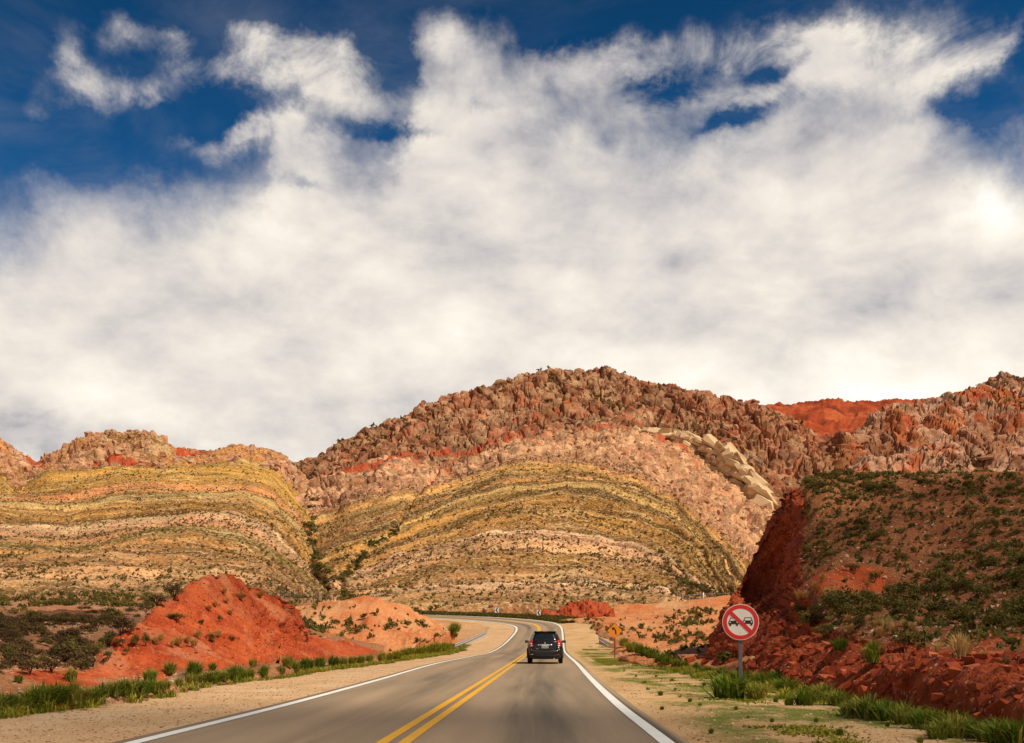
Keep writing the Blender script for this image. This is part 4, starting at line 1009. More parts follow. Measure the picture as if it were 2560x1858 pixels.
def stem_variant(seed, n=7):
    r = np.random.default_rng(seed); V, T = [], []
    for _ in range(n):
        a = r.random() * 6.283; l = r.uniform(.2, .42); t = np.array([math.cos(a) * l, math.sin(a) * l, r.uniform(.4, .75)]); w_ = 0.02; k = len(V)
        for j in range(3):
            V.append((math.cos(j * 2.1) * w_, math.sin(j * 2.1) * w_, -0.08))
        for j in range(3):
            V.append((t[0] + math.cos(j * 2.1) * w_ * .3, t[1] + math.sin(j * 2.1) * w_ * .3, t[2]))
        for j in range(3):
            p, q = j, (j + 1) % 3; T += [(k + p, k + q, k + 3 + q), (k + p, k + 3 + q, k + 3 + p)]
    return np.array(V), np.array(T)
def meshes(name, variants, mat):
    return [mesh_np(name, v, f, mat, False, {'rnd': np.linspace(0, 0.999, len(v)) // (1 / 24) / 24 * 0.35}) for v, f in variants]
GRASSV = [grass_variant(k, 170) for k in range(7)]
SPIKYV = [grass_variant(20 + k, 110, 0.14, 0.8, 0.018) for k in range(5)]
SMALLV = [grass_variant(30 + k, 26, 0.26, 0.7, 0.05) for k in range(4)]
SHRUBV = [shrub_variant(k, 620, 11, 0.05) for k in range(7)]
WIDEV = [shrub_variant(30 + k, 520, 10, 0.05, 0.7) for k in range(4)]
LITEV = [shrub_variant(50 + k, 130, 6, 0.10) for k in range(6)]
DOTV = [shrub_variant(70 + k, 7, 3, 0.36, 0.8) for k in range(5)]
me_grass = meshes('grass_clump', GRASSV, M_grass); me_lime = meshes('grass_clump', GRASSV, M_lime)
me_straw = meshes('straw_tuft', SPIKYV, M_straw); me_shrub = meshes('shrub', SHRUBV, M_scrub); me_brown = meshes('bush', SHRUBV, M_brown)
me_wide = meshes('shrub', WIDEV, M_scrub); me_lite = meshes('shrub', LITEV, M_scrub); me_small = meshes('grass_tuft', SMALLV, M_grass)
me_stem = [mesh_np('stem', *stem_variant(k), M_twig) for k in range(4)]

# all near terrain in one lookup: photo pixel -> point on the first surface met there
_near = [T1.V, T1b.V, T2.V, T3.V, T3b.V, T4.V, T5.V, T6.V]
NV = np.concatenate([v.reshape(-1, 3) for v in _near]); NPX, NPY = to_px(NV)
def land(px, py):
    m = (np.abs(NPX - px) < 5) & (np.abs(NPY - py) < 5) & (NV[:, 1] > 5)
    fl = None
    if py > HZ + 14:
        d = F * CH / (py - HZ); fl = np.array([(px - CX) / F * d, d, -0.03])
    if m.any():
        q = NV[m]; q = q[np.argmin(q[:, 1])]
        d = q[1]
        p = np.array([(px - CX) / F * d, d, CH + (HZ - py) / F * d])
        if fl is None or d < fl[1] + 1.5: return p
    if fl is not None: return fl
    i = np.argmin((NPX - px) ** 2 + (NPY - py) ** 2); return NV[i].copy()
ORD = ['first', 'second', 'third', 'fourth', 'fifth', 'sixth', 'seventh', 'eighth', 'ninth', 'tenth', 'eleventh', 'twelfth', 'thirteenth', 'fourteenth', 'fifteenth', 'sixteenth', 'seventeenth', 'eighteenth', 'nineteenth', 'twentieth']
ORD += ['twenty-' + o for o in ORD[:9]] + ['thirtieth'] + ['thirty-' + o for o in ORD[:9]] + ['fortieth'] + ['forty-' + o for o in ORD[:9]]
def by_x(items, key=lambda q: q[0]):      # left to right in the picture
    o = sorted(range(len(items)), key=lambda i: key(items[i])); return {i: ORD[r] for r, i in enumerate(o)}
def plant(name, meshes_, pos, h, w_=None, label=None, cat=None, group=None, stem=False):
    o = link(name, meshes_[int(rng.integers(len(meshes_)))], None, pos, (0, 0, rng.random() * 6.283), (w_ or h, w_ or h, h))
    tag(o, label, cat, group)
    if stem: link('stem', me_stem[int(rng.integers(4))], o)
    return o
# clumps in a row along the left verge: pixel of the foot, height in pixels
left_row = [(-12, 1783, 60), (10, 1779, 58), (28, 1770, 62), (70, 1768, 70), (120, 1760, 66), (45, 1775, 62), (98, 1766, 84), (144, 1754, 58), (182, 1757, 68), (214, 1752, 52), (236, 1748, 56), (258, 1742, 58), (284, 1738, 50), (312, 1738, 52), (341, 1737, 64), (362, 1731, 52), (382, 1728, 50), (412, 1722, 38), (447, 1714, 36), (478, 1709, 40), (508, 1706, 36), (535, 1703, 36),
            (560, 1700, 40), (588, 1697, 46), (606, 1695, 36), (624, 1693, 38), (660, 1688, 40), (702, 1682, 34), (738, 1677, 36), (766, 1672, 42), (800, 1668, 34), (834, 1664, 42), (858, 1662, 30)]
for i, (px, py, h) in enumerate(left_row):
    p = land(px, py); hm = h / F * p[1] * rng.uniform(0.75, 1.15)
    plant('grass_clump', me_grass, p, hm, hm * rng.uniform(1.15, 1.7), f'{ORD[i]} green grass clump from the left picture edge along the left gravel shoulder', 'grass', 'green grass clumps along the left gravel shoulder')
lime_row = [(880, 1658, 22), (902, 1656, 24), (925, 1653, 24), (955, 1650, 26), (975, 1648, 22), (992, 1646, 26), (1010, 1642, 26), (1025, 1638, 28), (1045, 1635, 24), (1060, 1634, 28), (1078, 1632, 30), (1094, 1632, 36), (1112, 1630, 34), (1126, 1628, 28)]
for i, (px, py, h) in enumerate(lime_row):
    p = land(px, py); hm = h / F * p[1] * 1.1
    plant('grass_clump', me_lime, p, hm, hm * rng.uniform(1.2, 1.6), f'{ORD[i]} sunlit lime clump in the row that leads up to the left guardrail', 'grass', 'lime clumps before the left guardrail')
for (px, py, h, lb) in [(178, 1700, 36, 'green grass clump on the low red bank at far left'), (46, 1704, 24, 'small green tuft on the red bank nearest the left edge'), (375, 1702, 40, 'green clump just below the toe of the red mound'), (425, 1682, 36, 'green clump against the middle foot of the red mound'), (485, 1690, 48, 'tall green clump right under the red mound'),
                        (531, 1674, 22, 'small green clump on the lower face of the red mound'), (632, 1664, 22, 'low olive clump at the steep end of the red mound'), (720, 1664, 32, 'green clump where the red mound meets the verge'), (1132, 1584, 28, 'olive bush on the sandy ground inside the bend'), (1156, 1582, 30, 'bright green bush on the sandy ground inside the bend'), (1092, 1591, 13, 'small dark bush at the toe of the orange mound'), (1150, 1590, 16, 'low bush below the bright green bush inside the bend')]:
    p = land(px, py); hm = h / F * p[1] * 1.1
    plant('grass_clump', me_grass if px < 1140 else me_lime, p, hm, hm * 1.35, lb, 'grass')
right_row = [(1560, 1614, 26), (1580, 1626, 30), (1598, 1632, 30), (1614, 1638, 30), (1632, 1644, 30), (1652, 1653, 28), (1668, 1660, 26), (1690, 1664, 22), (1712, 1667, 20), (1740, 1675, 26), (1769, 1683, 26), (1803, 1690, 32), (1824, 1741, 78), (1850, 1702, 44), (1888, 1743, 54), (1900, 1710, 44), (1940, 1704, 36), (1964, 1726, 48), (2010, 1760, 54), (2057, 1747, 54),
             (2099, 1760, 50), (2128, 1784, 46), (2171, 1789, 70), (2214, 1794, 62), (2262, 1802, 60), (2311, 1815, 58), (2345, 1840, 48), (2383, 1836, 68), (2430, 1836, 58), (2468, 1844, 58), (2510, 1858, 84), (2552, 1864, 96)]
for i, (px, py, h) in enumerate(right_row):
    p = land(px, py); hm = h / F * p[1] * 1.1
    plant('grass_clump', me_grass, p, hm, hm * rng.uniform(1.35, 1.85), f'{ORD[i]} green clump from the bend along the foot of the right cutting', 'grass', 'green clumps along the foot of the right cutting')
tufts = [(1655, 1771, 14), (1725, 1751, 14), (1651, 1736, 18), (1778, 1827, 18), (1939, 1751, 18), (1972, 1760, 30), (2218, 1811, 14), (1610, 1705, 10), (1700, 1740, 12), (1688, 1722, 10), (1760, 1712, 14), (1775, 1745, 10), (1620, 1722, 12), (1590, 1690, 8), (1840, 1770, 14), (1750, 1760, 12), (2100, 1830, 22), (1930, 1800, 14), (1560, 1676, 8), (1640, 1690, 10), (1680, 1700, 12), (1870, 1790, 10), (2040, 1800, 16), (2300, 1850, 22)]
ords = by_x(tufts)
for i, (px, py, h) in enumerate(tufts):
    p = land(px, py); hm = h / F * p[1]
    plant('grass_tuft', me_grass if h > 12 else me_small, p, hm, hm * 1.3, f'{ords[i]} small green tuft from the road line on the sandy right verge', 'grass', 'small tufts on the right verge')

# straw tufts and shrubs placed one by one on the mound and the cutting
C4 = lambda x, y: (x / 2.637, 1400 + y / 2.637)
tufts = [(1400, 525, 46), (1440, 500, 40), (1280, 565, 44), (1180, 555, 48), (1140, 560, 36), (1030, 548, 44), (1060, 520, 36), (1590, 250, 40), (1720, 238, 34), (1480, 215, 30), (1500, 275, 26), (1420, 300, 26), (1380, 325, 30), (1520, 350, 26), (1240, 540, 40), (870, 470, 30), (1310, 505, 40)]
ords = by_x(tufts)
for i, (x, y, h) in enumerate(tufts):
    p = land(*C4(x, y)); hm = h / 2.637 / F * p[1] * 1.7
    plant('straw_tuft', me_straw, p, hm, hm * 1.3, f'{ords[i]} straw coloured tuft from the left on the red mound', 'grass', 'straw tufts on the left red mound')
for (x, y, h, wd, kind, lb) in [(1170, 390, 62, 160, 'w', 'wide flat dark shrub hugging the middle of the red mound'), (720, 645, 62, 66, 's', 'round dark shrub on the lower left lobe of the red mound'), (890, 560, 92, 60, 's', 'left of two upright dark shrubs forking on the red mound'), (960, 560, 96, 56, 's', 'right of two upright dark shrubs forking on the red mound'),
                               (1330, 418, 34, 40, 's', 'small dark shrub in the centre of the red mound'), (1450, 400, 46, 36, 's', 'narrow dark shrub right of the centre of the red mound'), (1530, 530, 40, 42, 's', 'small dark shrub low on the right of the red mound'), (840, 612, 46, 56, 's', 'dark shrub above the round one on the red mound'),
                               (1600, 250, 36, 60, 'w', 'dark shrub under the summit of the red mound on the right'), (1150, 240, 112, 130, 'b', 'large brown bush on the skyline left of the red summit'), (1030, 292, 84, 130, 'b', 'brown bush on the left ridge line of the red mound'), (960, 345, 78, 90, 'b', 'brown bush lowest on the left ridge line of the red mound'), (1385, 520, 46, 60, 's', 'dark shrub among the straw tufts of the red mound'),
                               (560, 700, 50, 120, 'o', 'olive yellow bush at the left toe of the red mound')]:
    p = land(*C4(x, y)); k = p[1] / F / 2.637 * 1.15
    plant('shrub', {'w': me_wide, 's': me_shrub, 'b': me_brown, 'o': me_lime}[kind], p, h * k, wd * k, lb, 'shrub', None, True)
brown = [(450, 660, 190, 170), (800, 480, 150, 140), (640, 460, 110, 90), (720, 570, 110, 120), (520, 420, 90, 90), (150, 700, 110, 140), (60, 690, 150, 130), (200, 740, 110, 130), (340, 730, 120, 150), (600, 630, 100, 100), (700, 365, 70, 90), (240, 450, 60, 80), (380, 640, 120, 90), (560, 480, 70, 110), (20, 740, 90, 100),
         (300, 560, 60, 90), (180, 600, 70, 90), (90, 560, 70, 100), (500, 590, 80, 90), (420, 380, 50, 80), (340, 410, 50, 70), (650, 600, 70, 80), (790, 560, 60, 70), (860, 350, 50, 80), (260, 690, 90, 100), (480, 720, 90, 100), (20, 600, 60, 90), (120, 460, 50, 80), (600, 360, 46, 80), (560, 330, 40, 80)]
ords = by_x(brown)
for i, (x, y, h, wd) in enumerate(brown):
    p = land(*C4(x, y)); k = p[1] / F / 2.637 * 1.1
    plant('bush', me_brown if i % 3 else me_shrub, p, h * k, wd * k * 1.1, f'{ords[i]} dark twiggy bush from the left edge on the stony left slope' if i else 'largest dark upright bush on the stony slope left of the red mound', 'bush', 'dark bushes on the left slope' if i else None, h > 100)
C6 = lambda x, y: (1600 + x / 2.3625, 1200 + y / 2.3625)
tufts = [(940, 700, 56), (980, 690, 40), (1035, 640, 44), (1075, 590, 40), (1110, 690, 56), (1150, 680, 50), (1165, 720, 46), (1130, 740, 36), (1210, 690, 40), (1290, 700, 40), (1345, 625, 34), (1130, 790, 34), (1450, 880, 60), (1500, 900, 50), (1420, 920, 60), (1390, 870, 46), (1230, 830, 36), (1650, 850, 46), (1700, 905, 40), (1890, 1035, 130), (1920, 1030, 90), (1760, 1010, 56), (2030, 1045, 46), (1560, 860, 40), (1600, 880, 40), (1240, 900, 44), (1350, 830, 36)]
ords = by_x(tufts)
for i, (x, y, h) in enumerate(tufts):
    p = land(*C6(x, y)); hm = h / 2.3625 / F * p[1] * 1.5
    plant('straw_tuft', me_straw, p, hm, hm * 1.15, f'{ords[i]} straw coloured tuft from the left on the right cutting' if (x, y) != (1890, 1035) else 'tallest straw tuft, on the brink of the low red bank at right', 'grass', 'straw tufts on the right cutting' if (x, y) != (1890, 1035) else None)
for (x, y, h, wd, lb) in [(1375, 1070, 150, 150, 'large olive bush overhanging the low red bank on the right'), (1010, 860, 130, 150, 'grey green shrub at the brink of the red cutting face'), (1090, 930, 110, 150, 'grey green shrub below the brink shrub on the red cutting'), (1180, 1000, 90, 130, 'dry shrub left of the large olive bush on the cutting'), (930, 790, 80, 70, 'small shrub against the edge of the red cutting face'), (1290, 880, 90, 90, 'round dark shrub amid the straw tufts of the red knoll'),
                          (1590, 960, 90, 140, 'dark shrub leaning over the middle of the low red bank'), (1250, 530, 46, 100, 'brown shrub on the top edge of the bare red knoll'), (1385, 600, 90, 66, 'upright dark shrub right of the bare red knoll'), (1470, 680, 90, 80, 'dark shrub at the right toe of the bare red knoll'), (2200, 970, 60, 66, 'dark tuft of scrub near the right picture edge'), (1540, 980, 70, 70, 'low dark shrub at the left of the bank shrub'), (2160, 1090, 50, 60, 'low shrub on the stony shelf at far right'), (2080, 860, 50, 80, 'olive tussock on the red shelf at right'), (2020, 900, 44, 60, 'smaller olive tussock on the red shelf at right')]:
    p = land(*C6(x, y)); k = p[1] / F / 2.3625 * 1.12
    plant('shrub', me_shrub if 'olive' not in lb else me_grass, p, h * k, wd * k, lb, 'shrub', None, True)

# scrub on the right hill
vis6 = (np.arange(420)[:, None] < 350) & (face < 0.3) & (X6 < 2620) & (X6 > 1960) & (Y6 > 1190)
top = np.clip((1330 - Y6) / 120, 0, 1) * np.clip((2380 - X6) / 250, 0.12, 1)
gully = np.exp(-((X6 - (2300 + (1560 - Y6) * 0.2)) / 95) ** 2 - ((Y6 - 1500) / 62) ** 2) + 0.8 * np.exp(-((X6 - 2440) / 45) ** 2 - ((Y6 - 1440) / 60) ** 2) + 0.7 * np.exp(-((X6 - 2570) / 45) ** 2 - ((Y6 - 1480) / 50) ** 2)
bare = np.exp(-((X6 - 2120) / 90) ** 2 - ((Y6 - 1452) / 40) ** 2)
clump6 = np.clip(0.7 + 0.7 * noise_on(T6.V, 6, 3, 0.6, (1, 1, 1), 40.0), 0.05, 2)
dn = vis6 * np.clip(0.34 + 0.7 * top + 0.25 * gully - 1.4 * bare, 0, 3) * clump6 * (Y6 < 1575)
pos, nor = T6.scatter(620, dn)
hh = np.clip(rng.normal(0.40, 0.14, 620), 0.2, 0.85) * (1 + 0.55 * np.exp(-((pos[:, 1] - 35) / 8) ** 2))
order = np.argsort(-(hh / pos[:, 1]))
for j, i in enumerate(order[:240]):
    hi = pos[i, 1] > 50
    plant('scrub_bush', me_shrub + me_wide[:2], pos[i], float(hh[i]), float(hh[i] * rng.uniform(1.1, 1.7)), 'dark scrub bush on the upper part of the right hill' if hi else 'dark scrub bush in the gully of the right hill', 'bush', 'upper scrub on the right hill' if hi else 'gully scrub on the right hill')
r_ = order[240:]
tag(link('scrub_cover', joined('scrub_cover', LITEV, pos[r_], np.stack([hh[r_] * 1.4, hh[r_] * 1.4, hh[r_]], 1), rng.random(len(r_)) * 6.283, M_scrub)), 'smaller scrub scattered over the right hill', 'scrub', None, 'stuff')
# low growth and stones on the right hill
pos, nor = T6.scatter(3800, vis6 * np.clip(0.5 + 0.8 * top - 0.9 * bare, 0.03, 2))
tag(link('low_growth', joined('low_growth', DOTV, pos, rng.uniform(0.12, 0.36, 3800), rng.random(3800) * 6.283, M_scrub)), 'tiny plants between the bushes of the right hill', 'plants', None, 'stuff')

# flats below the left hill, orange mound, right flats
def spread(patch, dens, n_obj, n_rest, hmin, hmax, label, group, stuff_label, ms=None, wide=1.4, rest=None, rmat=None):
    n = n_obj + n_rest
    pos, nor = patch.scatter(n, dens); h = hmin + (hmax - hmin) * rng.random(n) ** 2
    o = np.argsort(-(h / pos[:, 1]))
    for i in o[:n_obj]: plant('shrub', ms or me_lite, pos[i], float(h[i]), float(h[i] * rng.uniform(1.0, wide)), label, 'shrub', group)
    if n_rest:
        r = o[n_obj:]
        tag(link('scrub_cover', joined('scrub_cover', rest or DOTV, pos[r], h[r] * (0.6 if rest else 1.2), rng.random(len(r)) * 6.283, rmat or M_scrub)), stuff_label, 'scrub', None, 'stuff')
p1x, p1y = T1.px, T1.py
fl = np.clip(0.5 + 1.3 * noise_on(T1.V, 18, 3, 0.6, (1, 1, 1), 4.0), 0.02, 2)
spread(T1, fl * ((p1y < 1560) & (p1x > -40) & (p1x < 900)) * np.clip((1565 - p1y) / 60, 0, 1), 120, 900, 0.4, 1.3, 'dark shrub on the flat below the left banded hill', 'shrubs on the flat below the left hill', 'small scrub on the flat below the left banded hill', me_shrub[:3] + me_lite)
spread(T1, fl * ((p1y >= 1555) & (p1y < 1684) & (p1x > -60) & (p1x < 250 + (1640 - p1y) * 0.9)), 90, 900, 0.25, 0.85, 'low bush among the stones of the left slope', 'low bushes on the left slope', 'tiny plants on the stony left slope', me_brown, 1.4, LITEV, M_brown)
p3x, p3y = T3.px, T3.py
spread(T3, ((np.arange(160)[:, None] < 118) & (p3x > 680)) * np.clip(0.15 + np.exp(-((p3x - 830) / 110) ** 2 - ((p3y - 1572) / 24) ** 2) * 2 + np.exp(-((p3x - 730) / 60) ** 2) * 0.9, 0, 3) * np.clip((1120 - p3x) / 100, 0.0, 1), 60, 160, 0.3, 1.25, 'dark shrub on the orange mound inside the bend', 'shrubs on the orange mound', 'small scrub on the orange mound inside the bend')
p4x, p4y = T4.px, T4.py
spread(T4, ((np.arange(160)[:, None] < 128) & (p4x < 1860)) * np.clip(0.12 + 1.6 * np.exp(-((p4x - 1730) / 50) ** 2 - ((p4y - 1545) / 30) ** 2) + 0.7 * np.exp(-((p4y - 1570 - (p4x - 1500) * 0.12) / 14) ** 2), 0, 3), 70, 260, 0.25, 1.1, 'dark shrub on the orange flat right of the bend', 'shrubs on the orange flat', 'small scrub on the orange flat right of the bend')
# big gully between the two banded hills, and its side branch
def along_line(patch, line, half, n, hmin, hmax, label, group, mat_ms):
    dens = band_near(patch.px, patch.py, line, 1e9) * 0
    d = np.full(patch.px.shape, 1e9)
    for (x0, y0), (x1, y1) in zip(line[:-1], line[1:]):
        L2 = (x1 - x0) ** 2 + (y1 - y0) ** 2
        t = np.clip(((patch.px - x0) * (x1 - x0) + (patch.py - y0) * (y1 - y0)) / L2, 0, 1)
        d = np.minimum(d, np.hypot(patch.px - x0 - t * (x1 - x0), patch.py - y0 - t * (y1 - y0)))
    dens = np.exp(-(d / half) ** 2) * (np.arange(patch.V.shape[0])[:, None] < patch.V.shape[0] * 0.78)
    pos, nor = patch.scatter(n, dens); h = rng.uniform(hmin, hmax, n)
    for i in range(n): plant('gully_shrub', mat_ms, pos[i], float(h[i]), float(h[i] * 1.5), label, 'shrub', group)
me_gul = meshes('gully_shrub', LITEV, M_scrub)
GL = [(785, 1262), (772, 1310), (774, 1350), (788, 1395), (806, 1440), (835, 1478), (862, 1505)]
along_line(H1, GL, 10, 100, 1.4, 3.2, 'dark shrub crowding the gully between the banded hills', 'shrubs in the gully between the banded hills', me_gul)
along_line(H2, GL, 9, 80, 1.4, 3.2, 'dark shrub crowding the gully between the banded hills', 'shrubs in the gully between the banded hills', me_gul)
along_line(H1, [(845, 1462), (880, 1425), (930, 1368), (985, 1330)], 5, 50, 1.0, 2.2, 'dark shrub in the side gully up the middle hill', 'shrubs in the side gully', me_gul)
along_line(H1, [(1650, 1400), (1720, 1460), (1780, 1500), (1800, 1490)], 14, 50, 0.9, 2.0, 'dark shrub low on the right flank of the middle hill', 'shrubs low on the middle hill', me_gul)
# scrub dotted over the banded hills
def dots(patch, dens, n, smin, smax, label):
    pos, nor = patch.scatter(n, dens); sz = smin + (smax - smin) * rng.random(n) ** 2
    tag(link('hill_scrub', joined('hill_scrub', DOTV, pos, np.stack([sz * 1.2, sz * 1.2, sz], 1), rng.random(n) * 6.283, M_dots)), label, 'scrub', None, 'stuff')
bandd = 0.35 + 1.3 * np.clip(np.sin(s1 * 46 + 0.6) * 0.6 + noise_on(H1.V, 25, 3, 0.6, (1, 1, 1), 3.0), 0, 1)
dots(H1, bandd * ((s1 < 0.83) & (PY > 1080) & (PX > 760)) * np.clip(1.2 - s1, 0.2, 1), 18000, 0.3, 1.0, 'low scrub dotted over the banded middle hill')
bandd = 0.35 + 1.3 * np.clip(np.sin(s2 * 46 + 2.0) * 0.6 + noise_on(H2.V, 25, 3, 0.6, (1, 1, 1), 3.0), 0, 1)
dots(H2, bandd * ((s2 < 0.9) & (PX2 > -60)) * np.clip(1.2 - s2, 0.2, 1), 15000, 0.3, 1.0, 'low scrub dotted over the banded left hill')
dots(H3, vis3 * np.clip(noise_on(H3.V, 30, 3, 0.6, (1, 1, 1), 8.0), 0, 1), 1500, 1.0, 3.2, 'dark scrub lodged between the rocks of the ridge')
dots(H4, ((PX4 < 2700) & (PY4 < 1215)) * np.clip(noise_on(H4.V, 30, 3, 0.6, (1, 1, 1), 8.0), 0, 1), 700, 1.0, 3.0, 'dark scrub lodged between the rocks of the right ridge')

# grass strip beyond the far bend
nb = 2600
t = rng.random(nb); wv = rng.random(nb)
far_i = int(np.argmax(_mid[:, 1] > 150)); ii = far_i + (t * (len(RR) - far_i - 2)).astype(int)
u_ = (RR[ii] - RL[ii]) / RW[ii][:, None]
pos = RR[ii] + u_ * (1.0 + wv * 9.0)[:, None]; pos[:, 2] = RR[ii][:, 2] - 0.05 + wv * 0.5
tag(link('roadside_grass', joined('roadside_grass', SMALLV, pos, np.stack([np.full(nb, 1.1), np.full(nb, 1.1), rng.uniform(0.35, 0.7, nb)], 1), rng.random(nb) * 6.283, M_scrub)), 'band of olive grass along the outer side of the far bend', 'grass', None, 'stuff')
# short grass mats on the sandy right verge
n = 11000
SV = Patch(np.transpose(SH_R, (0, 1, 2)))
ok = (SV.V[..., 1] > 11) & (SV.V[..., 1] < 110) & (np.arange(14)[:, None] > 3)
pos, nor = SV.scatter(n * 3, ok.astype(float))
mk = vnoise(pos * np.array([0.55, 0.28, 0.5]) + 3) + 0.6 * vnoise(pos * 1.7)
pos = pos[mk > 0.1 + 0.7 * rng.random(len(mk))][:n]
tag(link('verge_grass', joined('verge_grass', [grass_variant(90 + k, 9, 0.9, 0.9, 0.09) for k in range(4)], pos, np.stack([np.full(len(pos), 0.16), np.full(len(pos), 0.16), rng.uniform(0.03, 0.08, len(pos))], 1), rng.random(len(pos)) * 6.283, M_lime)), 'short green grass mats on the sandy right verge', 'grass', None, 'stuff')
# low yellow-green growth filling the verges between the clumps
def verge_fill(sh, n, dmin, dmax, label, mat, spread_):
    line = sh[12]; ok_ = np.where((line[:, 1] > dmin) & (line[:, 1] < dmax))[0]
    i_ = rng.choice(ok_, n); out = sh[13][i_] - sh[11][i_]; out[:, 2] = 0; out /= np.linalg.norm(out, axis=1, keepdims=True) + 1e-6
    j_ = np.clip(i_ + 1, 0, len(line) - 1)
    pos = line[i_] + (line[j_] - line[i_]) * rng.random((n, 1)) + out * (rng.random((n, 1)) ** 1.3 * spread_ - 0.3)
    h = rng.uniform(0.10, 0.34, n); pos[:, 2] -= 0.03
    tag(link('verge_scrub', joined('verge_scrub', [grass_variant(120 + k, 34, 0.35, 0.8, 0.03) for k in range(5)], pos, np.stack([h * 1.6, h * 1.6, h], 1), rng.random(n) * 6.283, mat)), label, 'grass', None, 'stuff')
verge_fill(SH_L, 1100, 11, 115, 'low yellow green growth filling the left verge between the clumps', M_lime, 2.0)
verge_fill(SH_R, 800, 11, 90, 'low yellow green growth filling the right verge below the cutting', M_lime, 1.6)
# loose stones on the shoulders, the red faces and the mound
M_stone = rock_mat('loose_stone', [(0.25, A(160, 116, 82)), (0.45, A(216, 166, 122)), (0.6, A(240, 200, 156)), (0.8, A(252, 226, 194))], True, 0.05)
M_redstone = rock_mat('loose_red_stone', [(0.25, A(120, 48, 28)), (0.45, A(186, 80, 44)), (0.6, A(216, 110, 64)), (0.8, A(240, 168, 132))], True, 0.15)
def stones(patch, dens, n, smin, smax, mat, label):
    pos, nor = patch.scatter(n, dens); sz = smin + (smax - smin) * rng.random(n) ** 3
    tag(link('loose_stones', joined('loose_stones', SLABV[:4], pos, sz, rng.random(n) * 6.283, mat, rng.normal(0, .4, n), rng.random(n) * 6.283)), label, 'stones', None, 'stuff')
SL_ = Patch(SH_L)
okl = ((SL_.V[..., 1] > 10) & (SL_.V[..., 1] < 70)) / np.maximum(SL_.V[..., 1], 5) ** 1.5
stones(SL_, okl * (np.arange(14)[:, None] > 0), 9000, 0.012, 0.055, M_stone, 'gravel stones lying on the left shoulder')
okr = ((SV.V[..., 1] > 10) & (SV.V[..., 1] < 60)) / np.maximum(SV.V[..., 1], 5) ** 1.5
stones(SV, okr * (np.arange(14)[:, None] > 0), 7000, 0.012, 0.06, M_stone, 'gravel stones lying on the right verge')
stones(T6, (face > 0.4) * (Y6 > 1230) * 1.0 / np.maximum(T6.V[..., 1], 10), 5000, 0.05, 0.4, M_redstone, 'broken red stones on the face of the right cutting')
stones(T6, vis6 * 1.0 / np.maximum(T6.V[..., 1], 10), 4000, 0.04, 0.22, M_stone, 'pale stones strewn over the right hill')
stones(T2, ((np.arange(260)[:, None] < 200)) * 1.0, 2600, 0.03, 0.18, M_redstone, 'broken red stones on the left mound')
stones(T1, ((p1y >= 1540) & (p1x > -60) & (p1x < 450)) / np.maximum(T1.V[..., 1], 10), 4000, 0.04, 0.2, M_stone, 'pale stones strewn over the left slope')
for px, py, sz, lb in [(1645, 1654, 0.3, 'lone red stone in the grass right of the curve sign'), (1725, 1657, 0.42, 'red boulder at the left toe of the right cutting'), (1762, 1662, 0.32, 'smaller red boulder beside the toe boulder of the cutting'), (836, 1664, 0.35, 'red stone at the edge of the left gravel shoulder'), (884, 1655, 0.35, 'red stone farther along the left gravel shoulder')]:
    p = land(px, py); me = mesh_np('red_stone', *ROCKV[int(sz * 10) % 10], M_redstone, False, {'rnd': np.full(len(ROCKV[int(sz * 10) % 10][0]), 0.4)})
    tag(link('red_stone', me, None, p + np.array([0, 0, sz * 0.25]), (0.2, 0.1, sz * 9), (sz * 1.2, sz, sz * 0.8)), lb, 'stone')

